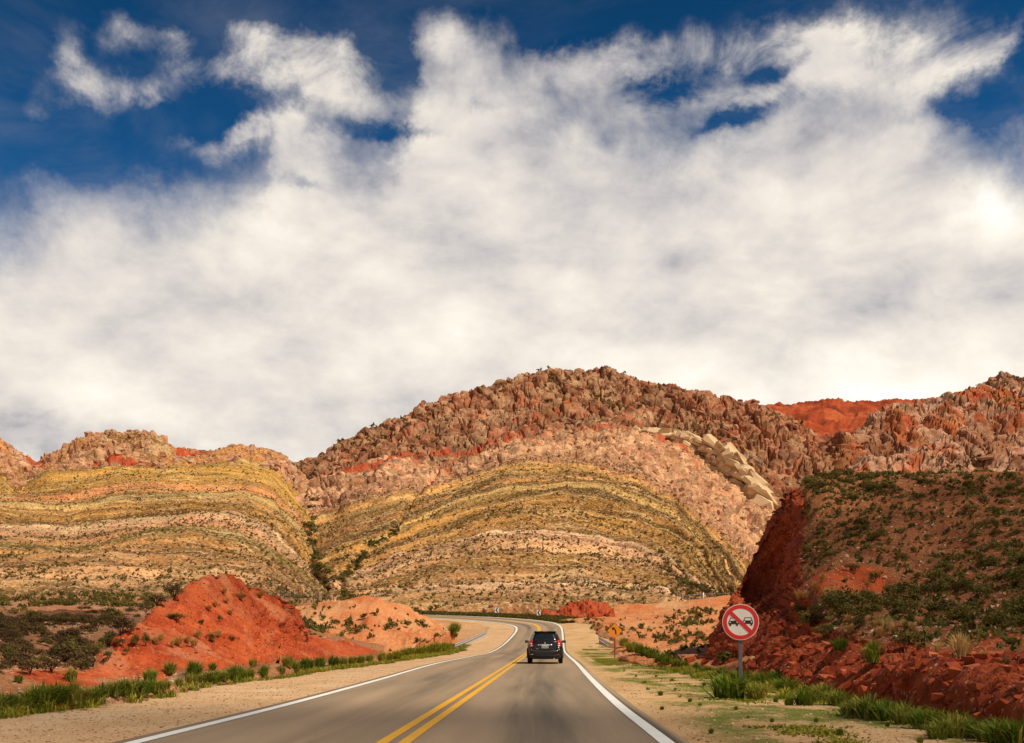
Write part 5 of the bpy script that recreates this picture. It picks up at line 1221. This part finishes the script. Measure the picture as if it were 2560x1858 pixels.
# ------------------------------------------------------------------ made things
def empty(name, loc, rz=0.0):
    o = bpy.data.objects.new(name, None); o.empty_display_size = 0.2; COL.objects.link(o)
    o.location = tuple(float(x) for x in loc); o.rotation_euler = (0, 0, rz); return o
class MB:
    def __init__(s): s.v, s.f = [], []
    def add(s, v, f): k = len(s.v); s.v += [tuple(map(float, q)) for q in v]; s.f += [tuple(i + k for i in q) for q in f]; return s
    def box(s, x0, x1, y0, y1, z0, z1):
        return s.add([(x0,y0,z0),(x1,y0,z0),(x1,y1,z0),(x0,y1,z0),(x0,y0,z1),(x1,y0,z1),(x1,y1,z1),(x0,y1,z1)], [(0,3,2,1),(4,5,6,7),(0,1,5,4),(1,2,6,5),(2,3,7,6),(3,0,4,7)])
    def prism(s, poly, y0, y1):
        """poly in (x, z), extruded from y0 (front) to y1"""
        n = len(poly); v = [(x, y0, z) for x, z in poly] + [(x, y1, z) for x, z in poly]
        return s.add(v, [tuple(range(n)), tuple(range(2 * n - 1, n - 1, -1))] + [(i, n + i, n + (i + 1) % n, (i + 1) % n) for i in range(n)])
    def ring(s, r0, r1, y0, y1, n=64, cz=0.0, a0=0.0, a1=2 * math.pi):
        a = np.linspace(a0, a1, n + 1); v = []
        for t in a:
            for r, y in ((r0, y0), (r1, y0), (r1, y1), (r0, y1)): v.append((math.cos(t) * r, y, cz + math.sin(t) * r))
        f = [(4*i+j, 4*i+(j+1) % 4, 4*(i+1)+(j+1) % 4, 4*(i+1)+j) for i in range(n) for j in range(4)]
        return s.add(v, f)
    def tube(s, path, r, n=10, cap=True):
        path = [Vector(p) for p in path]; v, f = [], []
        for i, p in enumerate(path):
            d = (path[min(i+1, len(path)-1)] - path[max(i-1, 0)]).normalized()
            u = d.cross(Vector((0, 0, 1)) if abs(d.z) < 0.9 else Vector((1, 0, 0))).normalized(); w_ = d.cross(u)
            rr = r[i] if hasattr(r, '__len__') else r
            v += [tuple(p + u * math.cos(6.2832*k/n) * rr + w_ * math.sin(6.2832*k/n) * rr) for k in range(n)]
        for i in range(len(path)-1): f += [(i*n+k, i*n+(k+1) % n, (i+1)*n+(k+1) % n, (i+1)*n+k) for k in range(n)]
        if cap: f += [tuple(range(n))[::-1], tuple(range((len(path)-1)*n, len(path)*n))]
        return s.add(v, f)
    def grid(s, G_):
        nv, nu = len(G_), len(G_[0])
        return s.add([q for r in G_ for q in r], [(i*nu+j, i*nu+j+1, (i+1)*nu+j+1, (i+1)*nu+j) for i in range(nv-1) for j in range(nu-1)])
    def build(s, name, mat, parent=None, smooth=False, bevel=0.0, loc=None, rot=None):
        me = bpy.data.meshes.new(name); me.from_pydata(s.v, [], s.f); me.materials.append(mat)
        bm = bmesh.new(); bm.from_mesh(me); bmesh.ops.recalc_face_normals(bm, faces=bm.faces)
        if bevel:
            bmesh.ops.bevel(bm, geom=[e for e in bm.edges if e.is_manifold and e.calc_face_angle(0) > 0.5], offset=bevel, segments=2, affect='EDGES', profile=0.5)
        bm.to_mesh(me); bm.free()
        me.polygons.foreach_set('use_smooth', np.full(len(me.polygons), bool(smooth))); me.update()
        return link(name, me, parent, loc, rot)
def auto_smooth(o, ang=0.6):
    me = o.data; bm = bmesh.new(); bm.from_mesh(me)
    for e in bm.edges: e.smooth = not (len(e.link_faces) == 2 and e.calc_face_angle(0) > ang)
    for f in bm.faces: f.smooth = True
    bm.to_mesh(me); bm.free(); return o

M_signred = plain('sign_red', (0.62, 0.012, 0.008, 1), 0.35, 0, 0.5, 0.06)
M_signwhite = plain('sign_white', (0.72, 0.64, 0.55, 1), 0.4, 0, 0.5, 0.06)
M_signblack = plain('sign_black', (0.012, 0.011, 0.010, 1), 0.45, 0, 0.4, 0.1)
M_signorange = plain('sign_orange', (0.85, 0.27, 0.01, 1), 0.4, 0, 0.4, 0.06)
M_signback = plain('sign_back_metal', (0.35, 0.34, 0.32, 1), 0.45, 0.6, 0.5, 0.12)
M_galv = plain('galvanised_steel', (0.46, 0.43, 0.39, 1), 0.5, 0.55, 0.5, 0.2)
M_polegrey = plain('painted_post', (0.11, 0.107, 0.10, 1), 0.6, 0.1, 0.4, 0.25, 5.0)
M_postdark = plain('dark_post', (0.09, 0.075, 0.06, 1), 0.8, 0, 0.2, 0.3, 5.0)
M_concrete = plain('weathered_concrete', (0.42, 0.36, 0.28, 1), 0.9, 0, 0.2, 0.25, 4.0)
M_wood = plain('old_wood_post', (0.10, 0.075, 0.055, 1), 0.9, 0, 0.1, 0.3, 6.0)

# --- round no-overtaking sign
pb = land(1851.5, 1738); d = pb[1]; k = d / F
rs = 45.0 * k; zc = (1738 - 1552) * k
t = empty('road_sign', pb, math.radians(-8))
tag(t, 'round red and white no overtaking sign with two black cars on a grey post', 'road sign')
MB().box(-0.04, 0.04, 0.02, 0.08, -0.4, zc + rs * 0.7).build('post', M_polegrey, t, bevel=0.008)
plate = MB(); n = 72
plate.prism([(math.cos(a) * rs, zc + math.sin(a) * rs) for a in np.linspace(0, 2 * math.pi, n, endpoint=False)], -0.004, 0.0)
pl = plate.build('plate', M_signwhite, t)
MB().prism([(math.cos(a) * rs * 1.004, zc + math.sin(a) * rs * 1.004) for a in np.linspace(0, 2 * math.pi, n, endpoint=False)], 0.0005, 0.006).build('plate_back', M_signback, t)
MB().ring(rs * 0.745, rs * 0.965, -0.0065, -0.0045, 72, zc).build('red_ring', M_signred, pl)
c45 = math.cos(math.radians(-44)); s45 = math.sin(math.radians(-44)); hw = rs * 0.105; hl = rs * 0.80
MB().prism([(c45 * a - s45 * b_, zc + s45 * a + c45 * b_) for a, b_ in ((-hl, -hw), (hl, -hw), (hl, hw), (-hl, hw))], -0.0105, -0.0085).build('red_slash', M_signred, pl)
def car_symbol(cx, cz, w_, name):
    q = MB(); y0, y1 = -0.0075, -0.0050
    P_ = lambda pts: q.prism([(cx + x * w_, cz + z * w_) for x, z in pts], y0, y1)
    P_([(-.5, -.17), (.5, -.17), (.5, .1), (.43, .17), (-.43, .17), (-.5, .1)])
    P_([(-.43, .17), (-.36, .17), (-.27, .42), (-.33, .46)]); P_([(.36, .17), (.43, .17), (.33, .46), (.27, .42)]); P_([(-.33, .42), (.33, .42), (.31, .47), (-.31, .47)])
    P_([(-.42, -.34), (-.24, -.34), (-.24, -.17), (-.42, -.17)]); P_([(.24, -.34), (.42, -.34), (.42, -.17), (.24, -.17)])
    o = q.build(name, M_signblack, pl)
    h = MB()
    for sx in (-.35, .35): h.prism([(cx + (sx + math.cos(a) * .075) * w_, cz + (.02 + math.sin(a) * .075) * w_) for a in np.linspace(0, 6.283, 14, endpoint=False)], -0.0085, -0.0078)
    h.build('headlamp', M_signwhite, pl)
car_symbol(-rs * 0.38, zc - rs * 0.02, rs * 0.56, 'car_symbol'); car_symbol(rs * 0.40, zc + rs * 0.0, rs * 0.56, 'car_symbol')
for zz in (0.55, -0.58): MB().prism([(math.cos(a) * .007, zc + rs * zz + math.sin(a) * .007) for a in np.linspace(0, 6.283, 8, endpoint=False)], -0.008, -0.004).build('bolt', M_galv, t)

# --- orange curve sign
pb = land(1537, 1637); pb = P(1537, 1637.5, 69); k = 69 / F
t = empty('road_sign', pb, math.radians(-4)); tag(t, 'orange diamond left curve sign on a post before the right guardrail', 'road sign')
hd = 19.8 * k; zc = (1637.5 - 1577) * k
MB().box(-0.035, 0.035, 0.01, 0.07, -0.4, zc + hd * 0.5).build('post', M_postdark, t, bevel=0.006)
def rdiamond(h, r):
    out = []
    for q in range(4):
        a = q * math.pi / 2; c_ = np.array([math.cos(a), math.sin(a)]) * (h - r * 1.414)
        for b_ in np.linspace(-math.pi / 4, math.pi / 4, 5): out.append(tuple(c_ + r * np.array([math.cos(a + b_), math.sin(a + b_)])))
    return out
MB().prism([(x, zc + z) for x, z in rdiamond(hd, 0.04)], -0.004, 0.0).build('border', M_signblack, t)
pl = MB().prism([(x, zc + z) for x, z in rdiamond(hd * 0.955, 0.035)], -0.007, -0.0045).build('plate', M_signorange, t)
q = MB(); cl = [(0.12, -0.46), (0.125, -0.22), (0.10, 0.0), (0.02, 0.14), (-0.10, 0.24)]; cl = [(x * hd, z * hd) for x, z in cl]; wv = 0.085 * hd
Ls, Rs = [], []
for i, (x, z) in enumerate(cl):
    x0, z0 = cl[max(0, i - 1)]; x1, z1 = cl[min(len(cl) - 1, i + 1)]; L_ = math.hypot(x1 - x0, z1 - z0); nx, nz = -(z1 - z0) / L_, (x1 - x0) / L_
    Ls.append((x + nx * wv, zc + z + nz * wv)); Rs.append((x - nx * wv, zc + z - nz * wv))
for i in range(len(cl) - 1): q.prism([Rs[i], Rs[i + 1], Ls[i + 1], Ls[i]], -0.0095, -0.0073)
q.prism([(x * hd, zc + z * hd) for x, z in ((-0.44, 0.40), (-0.24, 0.02), (-0.17, 0.14), (0.0, 0.33), (0.03, 0.42))], -0.0097, -0.0073)
q.build('arrow', M_signblack, pl)

# --- chevron markers on the outside of the bend
for (px, py, lb) in [(1242, 1538, 'left chevron marker board on the far outside of the bend'), (1347, 1545, 'right chevron marker board on the outside of the bend')]:
    dd = 172.0 if px < 1300 else 166.0
    t = empty('chevron_sign', P(px, py, dd), 0.1); tag(t, lb, 'road sign', 'chevron markers on the bend')
    MB().box(-.04, .04, .01, .08, -0.6, 0.9).build('post', M_postdark, t)
    pl = MB().box(-0.32, 0.32, -0.012, 0.0, 0.42, 1.28).build('board', M_signwhite, t)
    q = MB(); q.prism([(0.24, 1.24), (0.02, 1.24), (-0.24, 0.85), (0.02, 0.46), (0.24, 0.46), (0.0, 0.85)], -0.017, -0.0125); q.build('chevron', M_signblack, pl)

# --- guardrails
def guardrail(pts, label, inward, npost):
    t = empty('guardrail', pts[0]); tag(t, label, 'guardrail', 'guardrails at the bend')
    o0 = Vector(pts[0]); Q = [Vector(p) - o0 for p in pts]
    C_ = [Vector(catm) for catm in catmull(np.array([list(q) for q in Q]), [8] * (len(Q) - 1))]
    prof = [(0.0, .34), (0.05, .37), (0.07, .42), (0.05, .47), (0.01, .51), (0.01, .56), (0.05, .60), (0.07, .65), (0.05, .70), (0.0, .73)]
    rows_ = []
    for i, c in enumerate(C_):
        d_ = (C_[min(i + 1, len(C_) - 1)] - C_[max(i - 1, 0)]).normalized(); nrm = Vector((d_.y, -d_.x, 0)).normalized() * inward
        rows_.append([tuple(c + nrm * a + Vector((0, 0, b_))) for a, b_ in prof])
    m_ = MB().grid(rows_); o = m_.build('beam', M_galv, t, True)
    sm = o.modifiers.new('thickness', 'SOLIDIFY'); sm.thickness = 0.012
    for j in range(npost):
        c = C_[int(round(j * (len(C_) - 1) / (npost - 1)))]; i = C_.index(c)
        d_ = (C_[min(i + 1, len(C_) - 1)] - C_[max(i - 1, 0)]).normalized(); nrm = Vector((d_.y, -d_.x, 0)).normalized() * inward
        MB().box(-.06, .06, -.06, .06, -0.5, .70).build('post', M_postdark, t, loc=c - nrm * 0.09, rot=(0, 0, math.atan2(d_.y, d_.x)))
    rows_ = []
    for i, c in enumerate(C_):
        d_ = (C_[min(i + 1, len(C_) - 1)] - C_[max(i - 1, 0)]).normalized(); nrm = Vector((d_.y, -d_.x, 0)).normalized() * inward
        rows_.append([tuple(c + nrm * a + Vector((0, 0, b_))) for a, b_ in ((-0.02, -0.4), (-0.02, .27), (-.26, .27), (-.26, -0.4))])
    MB().grid(rows_).build('concrete_kerb', M_concrete, t)
guardrail([P(1137, 1627, 108), P(1160, 1617, 114), P(1190, 1603, 122), P(1216, 1590, 130)], 'left guardrail above a concrete kerb on the inside of the bend', 1, 4)
guardrail([P(1547, 1634, 104), P(1530, 1626, 108), P(1512, 1616, 113), P(1497, 1606, 118)], 'right guardrail behind the orange curve sign', -1, 4)

# --- fences and poles
def fence(name, pts, hgt, label, n, mat=M_wood):
    t = empty(name, pts[0]); tag(t, label, 'fence')
    Q = catmull(np.array(pts), [10] * (len(pts) - 1)) - np.array(pts[0]); idx = np.linspace(0, len(Q) - 1, n).astype(int); tops = []
    for i in idx:
        h = hgt * rng.uniform(0.85, 1.1)
        MB().box(-.07, .07, -.07, .07, -0.5, h).build('post', mat, t, loc=Q[i], rot=(rng.normal(0, .04), rng.normal(0, .04), 0))
    for f_ in (0.45, 0.85):
        MB().tube([tuple(Q[i] + np.array([0, 0, hgt * f_])) for i in idx], 0.012, 5).build('wire', M_galv, t)
fence('wire_fence', [P(690, 1496, 190), P(745, 1496, 196), P(800, 1500, 200), P(850, 1506, 196)], 1.5, 'post and wire fence at the mouth of the gully', 15)
fence('wire_fence', [P(1690, 1508, 190), P(1740, 1504, 190), P(1790, 1503, 192), P(1850, 1500, 192)], 1.6, 'post and wire fence on the crest of the orange flat', 10)
for (px, py0, py1, d, lb) in [(815, 1538, 1496, 128, 'taller wooden pole standing left of the orange mound'), (801, 1562, 1530, 112, 'shorter wooden pole standing left of the orange mound'), (1758, 1503, 1481, 190, 'white tipped marker post in the fence on the orange flat')]:
    t = empty('pole', P(px, py0, d)); tag(t, lb, 'pole'); h = (py0 - py1) / F * d
    MB().tube([(0, 0, -0.6), (0, 0, h * 0.5), (0.02, 0, h)], [0.13, 0.12, 0.10], 8).build('shaft', M_wood if 'wooden' in lb else M_signwhite, t, True)
    MB().tube([(0.02, 0, h), (0.02, 0, h + 0.06)], [0.12, 0.07], 8).build('cap', M_wood, t)

# --- the black car ahead
M_paint = plain('black_car_paint', (0.011, 0.010, 0.009, 1), 0.32, 0, 0.35, 0.05, 3.0)
M_paint.node_tree.nodes['Principled BSDF'].inputs['Coat Weight'].default_value = 0.15
M_plastic = plain('black_plastic', (0.014, 0.013, 0.012, 1), 0.6, 0, 0.3, 0.1)
M_glass = plain('dark_glass', (0.012, 0.013, 0.012, 1), 0.07, 0, 0.9, 0.05)
M_tail = plain('tail_lamp_red', (0.55, 0.006, 0.012, 1), 0.15, 0, 0.6, 0.05)
M_lampclear = plain('clear_lamp', (0.75, 0.7, 0.66, 1), 0.2, 0, 0.6, 0.05)
M_chrome = plain('chrome', (0.75, 0.74, 0.72, 1), 0.15, 1.0, 0.5, 0.05)
M_tyre = plain('tyre_rubber', (0.012, 0.012, 0.012, 1), 0.85, 0, 0.2, 0.1)
M_rim = plain('alloy_rim', (0.35, 0.34, 0.33, 1), 0.3, 0.9, 0.5, 0.1)
pc = P(1362.5, 1658.5, 51.0); pc[2] = 0.012
car = empty('car', pc, math.radians(-2.2)); tag(car, 'black sport utility car driving ahead in the right lane, seen from behind', 'car')
ZL = np.array([.23, .30, .42, .60, .64, .78, .95, 1.06, 1.14, 1.20, 1.34, 1.46, 1.54, 1.59, 1.625, 1.64])
HW = np.array([.80, .875, .905, .912, .905, .912, .885, .845, .80, .765, .70, .645, .60, .56, .50, .30])
YR = np.array([.10, .03, .00, .01, .09, .10, .11, .13, .16, .19, .27, .34, .39, .43, .55, 1.05])
YF = np.array([4.15, 4.25, 4.30, 4.30, 4.28, 4.25, 4.16, 3.55, 3.20, 3.08, 2.85, 2.65, 2.5, 2.38, 2.2, 1.9])
def prof(z): return tuple(np.interp(z, ZL, a) for a in (HW, YR, YF))
EX = 5.0
def rear_y(x, z):
    hw_, yr, yf = prof(z); yc, hy = (yr + yf) / 2, (yf - yr) / 2
    return yc - hy * (1 - min(0.9999, abs(x / hw_)) ** EX) ** (1 / EX)
def loop(z, hw_, yr, yf, n=64):
    yc, hy = (yr + yf) / 2, (yf - yr) / 2; out = []
    for a in np.linspace(0, 2 * math.pi, n, endpoint=False):
        c_, s_ = math.cos(a), math.sin(a)
        out.append((math.copysign(abs(c_) ** (2 / EX), c_) * hw_, yc + math.copysign(abs(s_) ** (2 / EX), s_) * hy, z))
    return out
bd = MB(); rings = [loop(*q) for q in zip(ZL, HW, YR, YF)]; nr = len(rings[0])
bd.add([v for r in rings for v in r], [(i*nr+k, i*nr+(k+1) % nr, (i+1)*nr+(k+1) % nr, (i+1)*nr+k) for i in range(len(rings)-1) for k in range(nr)] + [tuple(range((len(rings)-1)*nr, len(rings)*nr)), tuple(range(nr))[::-1]])
body = auto_smooth(bd.build('body', M_paint, car), 0.75)
def rear_panel(name, xs, z0, z1, mat, off=0.012, parent=None, nx=14, nz=10, mirror=1, thick=0.0):
    """panel that follows the rear face; xs(z) -> (x0, x1)"""
    Gd = []
    for z in np.linspace(z0, z1, nz):
        a, b_ = xs(z); Gd.append([(x * mirror, rear_y(x, z) - off, z) for x in np.linspace(a, b_, nx)])
    o = MB().grid(Gd).build(name, mat, parent or car, True)
    md = o.modifiers.new('thickness', 'SOLIDIFY'); md.thickness = thick or off * 1.6; md.offset = 0
    return o
tail = rear_panel('tailgate', lambda z: (-.70 + 0.04 * max(0, 0.75 - z), .70 - 0.04 * max(0, 0.75 - z)), .655, 1.16, M_paint, 0.006)
rear_panel('rear_window', lambda z: (-(.70 - (z - 1.17) * 0.36), .70 - (z - 1.17) * 0.36), 1.17, 1.515, M_glass, 0.010)
sp = MB(); sp.prism([(-.58, 1.575), (.58, 1.575), (.54, 1.622), (-.54, 1.622)], .33, .62); sp.build('spoiler', M_paint, car, bevel=0.012)
MB().box(-.12, .12, .322, .335, 1.588, 1.606).build('brake_light', M_tail, car)
for s_ in (-1, 1):
    tl = rear_panel('tail_light', lambda z: (.60 + 0.035 * math.sin((z - .86) * 9), min(.785, prof(z)[0] - 0.025)), .86, 1.17, M_tail, 0.022, None, 8, 10, s_)
    rear_panel('reversing_lamp', lambda z: (.655, .715), .965, 1.03, M_lampclear, 0.036, tl, 4, 4, s_)
    rear_panel('indicator_lamp', lambda z: (.64, .73), .87, .915, M_lampclear, 0.036, tl, 4, 4, s_)
    rear_panel('reflector', lambda z: (.60, .74), .455, .475, M_lampclear if s_ < 0 else M_tail, 0.012, None, 4, 3, s_)
rear_panel('bumper', lambda z: (-(prof(z)[0] - .05), prof(z)[0] - .05), .245, .44, M_plastic, 0.014, None, 20, 8)
bar = rear_panel('chrome_trim_bar', lambda z: (-.355, .355), .905, .985, M_chrome, 0.022, tail, 16, 4)
rear_panel('lettering', lambda z: (-.315, -.06), .925, .965, M_plastic, 0.040, bar, 2, 2, 1, 0.004) if False else None
for j in range(6):     # raised dark letters on the trim bar, too small to read in the photograph
    x0 = -.325 + j * 0.047 + (0.40 if j > 2 else 0.02)
    rear_panel('letter', lambda z: (x0, x0 + 0.026), .925, .965, M_plastic, 0.038, bar, 2, 3, 1, 0.006)
em = MB(); cz = 1.035
em.prism([(0, cz - .05), (.036, cz), (0, cz + .05), (-.036, cz)], 0.075, 0.10); em.build('emblem', M_chrome, tail)
plt_ = MB().box(-.17, .17, .055, .075, .775, .895).build('number_plate', M_signwhite, tail, bevel=0.004)
MB().box(-.155, .155, .050, .0545, .805, .880).build('plate_field', M_signblack, plt_)
for j in range(6):
    x0 = -.135 + j * .042 + (0.02 if j > 2 else 0)
    MB().box(x0, x0 + .026, .046, .0498, .82, .866).build('plate_character', M_signwhite, plt_)
seam = [(-.70, .90), (-.695, .74), (-.67, .68), (-.60, .645), (-.3, .638), (0, .636), (.3, .638), (.60, .645), (.67, .68), (.695, .74), (.70, .90)]
MB().tube([(x, rear_y(x, z) - .018, z) for x, z in seam], 0.009, 6).build('tailgate_trim', M_chrome, tail, True)
MB().tube([(-.28, rear_y(-.28, 1.2) - .03, 1.20), (.0, rear_y(0, 1.215) - .034, 1.215), (.1, rear_y(.1, 1.21) - .03, 1.21)], [0.016, 0.012, 0.006], 6).build('wiper', M_plastic, car, True)
MB().box(-.42, -.32, rear_y(-.4, .72) - .012, rear_y(-.4, .72), .735, .755).build('badge', M_chrome, tail)
for s_ in (-1, 1):
    for y0 in (.84, 3.48):
        wt = empty('wheel', (s_ * .785, y0, .335)); wt.parent = car
        a = MB()
        for (r0, r1, x0, x1) in ((0.20, .335, -.105, .105),):
            pts = [(.20, x0), (.30, x0), (.328, x0 + .03), (.335, x0 + .05), (.335, x1 - .05), (.328, x1 - .03), (.30, x1), (.20, x1)]; n_ = 36
            a.add([(x, math.cos(6.2832*k/n_) * r, math.sin(6.2832*k/n_) * r) for r, x in pts for k in range(n_)], [(i*n_+k, i*n_+(k+1) % n_, ((i+1) % len(pts))*n_+(k+1) % n_, ((i+1) % len(pts))*n_+k) for i in range(len(pts)) for k in range(n_)])
        a.build('tyre', M_tyre, wt, True)
        rmx = s_ * 0.085; rm = MB()
        for k in range(5):
            an = k * 6.2832 / 5; c_, q_ = math.cos(an), math.sin(an)
            rm.add([(rmx - .02, c_*.03 - q_*.04, q_*.03 + c_*.04), (rmx - .02, c_*.03 + q_*.04, q_*.03 - c_*.04), (rmx - .02, c_*.2 + q_*.03, q_*.2 - c_*.03), (rmx - .02, c_*.2 - q_*.03, q_*.2 + c_*.03),
                    (rmx + .015, c_*.03 - q_*.04, q_*.03 + c_*.04), (rmx + .015, c_*.03 + q_*.04, q_*.03 - c_*.04), (rmx + .015, c_*.2 + q_*.03, q_*.2 - c_*.03), (rmx + .015, c_*.2 - q_*.03, q_*.2 + c_*.03)], [(0,3,2,1),(4,5,6,7),(0,1,5,4),(1,2,6,5),(2,3,7,6),(3,0,4,7)])
        rm.tube([(rmx - .02, 0, 0), (rmx + .02, 0, 0)], 0.06, 14)
        rm.build('rim', M_rim, wt)
        # wheel arch flare
        ar = MB(); ar.ring(.375, .43, 0, 1, 20, 0, -0.15, math.pi + 0.15)
        ar.v = [(s_ * (.845 + v[1] * .075), y0 + v[0], .34 + v[2]) for v in ar.v]
        ar.build('wheel_arch', M_plastic, car)
    # mirror
    q = MB(); q.box(-.10, .10, -.06, .06, -.07, .07); q.v = [(v[0] + s_ * .98, v[1] + 3.0, v[2] + 1.10) for v in q.v]
    mo = q.build('mirror', M_plastic, car, bevel=0.03)
    MB().box(s_ * .98 - .075, s_ * .98 + .075, 2.935, 2.939, 1.055, 1.145).build('mirror_glass', M_glass, mo)
    MB().tube([(s_ * .80, 3.04, 1.06), (s_ * .90, 3.02, 1.07)], 0.03, 8).build('mirror_arm', M_plastic, mo)
    # roof rail, side windows, door seams and handles
    MB().tube([(s_ * .525, .78, 1.60), (s_ * .53, .86, 1.675), (s_ * .53, 1.4, 1.70), (s_ * .52, 2.0, 1.69), (s_ * .51, 2.2, 1.60)], 0.024, 8).build('roof_rail', M_galv, car, True)
    for (ya, yb, yc_, yd) in ((.70, 1.28, .82, 1.25), (1.36, 2.1, 1.33, 2.1), (2.18, 2.98, 2.18, 2.58)):
        Gd = []
        for tz in np.linspace(0, 1, 6):
            z = 1.17 + tz * .33; hw_ = prof(z)[0]; a, b_ = ya + (yc_ - ya) * tz, yb + (yd - yb) * tz
            row_ = []
            for y in np.linspace(a, b_, 6):
                yr, yf = prof(z)[1:]; ym, hy = (yr + yf) / 2, (yf - yr) / 2
                row_.append((s_ * (hw_ * (1 - min(.999, abs((y - ym) / hy)) ** EX) ** (1 / EX) + .006), y, z))
            Gd.append(row_)
        MB().grid(Gd).build('side_window', M_glass, car, True)
    for y0 in (1.75, 2.75):
        MB().box(s_ * .895, s_ * .93, y0, y0 + .16, .93, .96).build('door_handle', M_paint, car, bevel=0.008)
Gd = []
for tz in np.linspace(0, 1, 6):
    z = 1.17 + tz * .34; hw_, yr, yf = prof(z); Gd.append([(x, (yr + yf) / 2 + (yf - yr) / 2 * (1 - abs(x / hw_) ** EX) ** (1 / EX) + .008, z) for x in np.linspace(-hw_ * .86, hw_ * .86, 10)])
MB().grid(Gd).build('windscreen', M_glass, car, True)
MB().tube([(.45, .25, .27), (.45, -.02, .25)], 0.028, 10).build('exhaust_pipe', M_galv, car, True)

# ------------------------------------------------------------------ unseen clouds added towards the sun, shaped to shade the foreground
M_shade_cloud, g, b = material('shade_cloud_vapour', 1.0, 0.0)
b.inputs['Base Color'].default_value = (0.9, 0.9, 0.9, 1)
cn = g.noise(g.coord('Generated'), 3.0, 5, 0.6)
b.inputs['Alpha'].default_value = 0.3
g.put(b.inputs['Alpha'], g.mapr(cn, 0.3, 0.7, 0.10, 0.30))
hc = 520.0
for (cx_, cy_, rx, ry, seed, rz_) in [(27, 30, 19, 42, 3.0, 0.08), (-6, -10, 34, 30, 8.0, 0.0), (-40, 52, 24, 34, 5.0, -0.3)]:
    bm = bmesh.new(); bmesh.ops.create_icosphere(bm, subdivisions=5, radius=1.0)
    V = np.array([v.co[:] for v in bm.verts]); T = np.array([[v.index for v in f.verts] for f in bm.faces]); bm.free()
    V = V * (1 + 0.20 * fbm(V * 1.4 + seed, 5, 0.55)[:, None] + 0.10 * ridged(V * 2.2 + seed, 3)[:, None] - 0.1)
    V = V * np.array([rx, ry, 9.0]); c_, s_ = math.cos(rz_), math.sin(rz_)
    V = np.stack([V[:, 0] * c_ - V[:, 1] * s_, V[:, 0] * s_ + V[:, 1] * c_, np.where(V[:, 2] < 0, V[:, 2] * 0.4, V[:, 2])], 1)
    k_ = hc / to_sun.z
    structure('cloud', mesh_np('cloud', V, T, M_shade_cloud, True)).location = (cx_ + to_sun.x * k_, cy_ + to_sun.y * k_, hc)
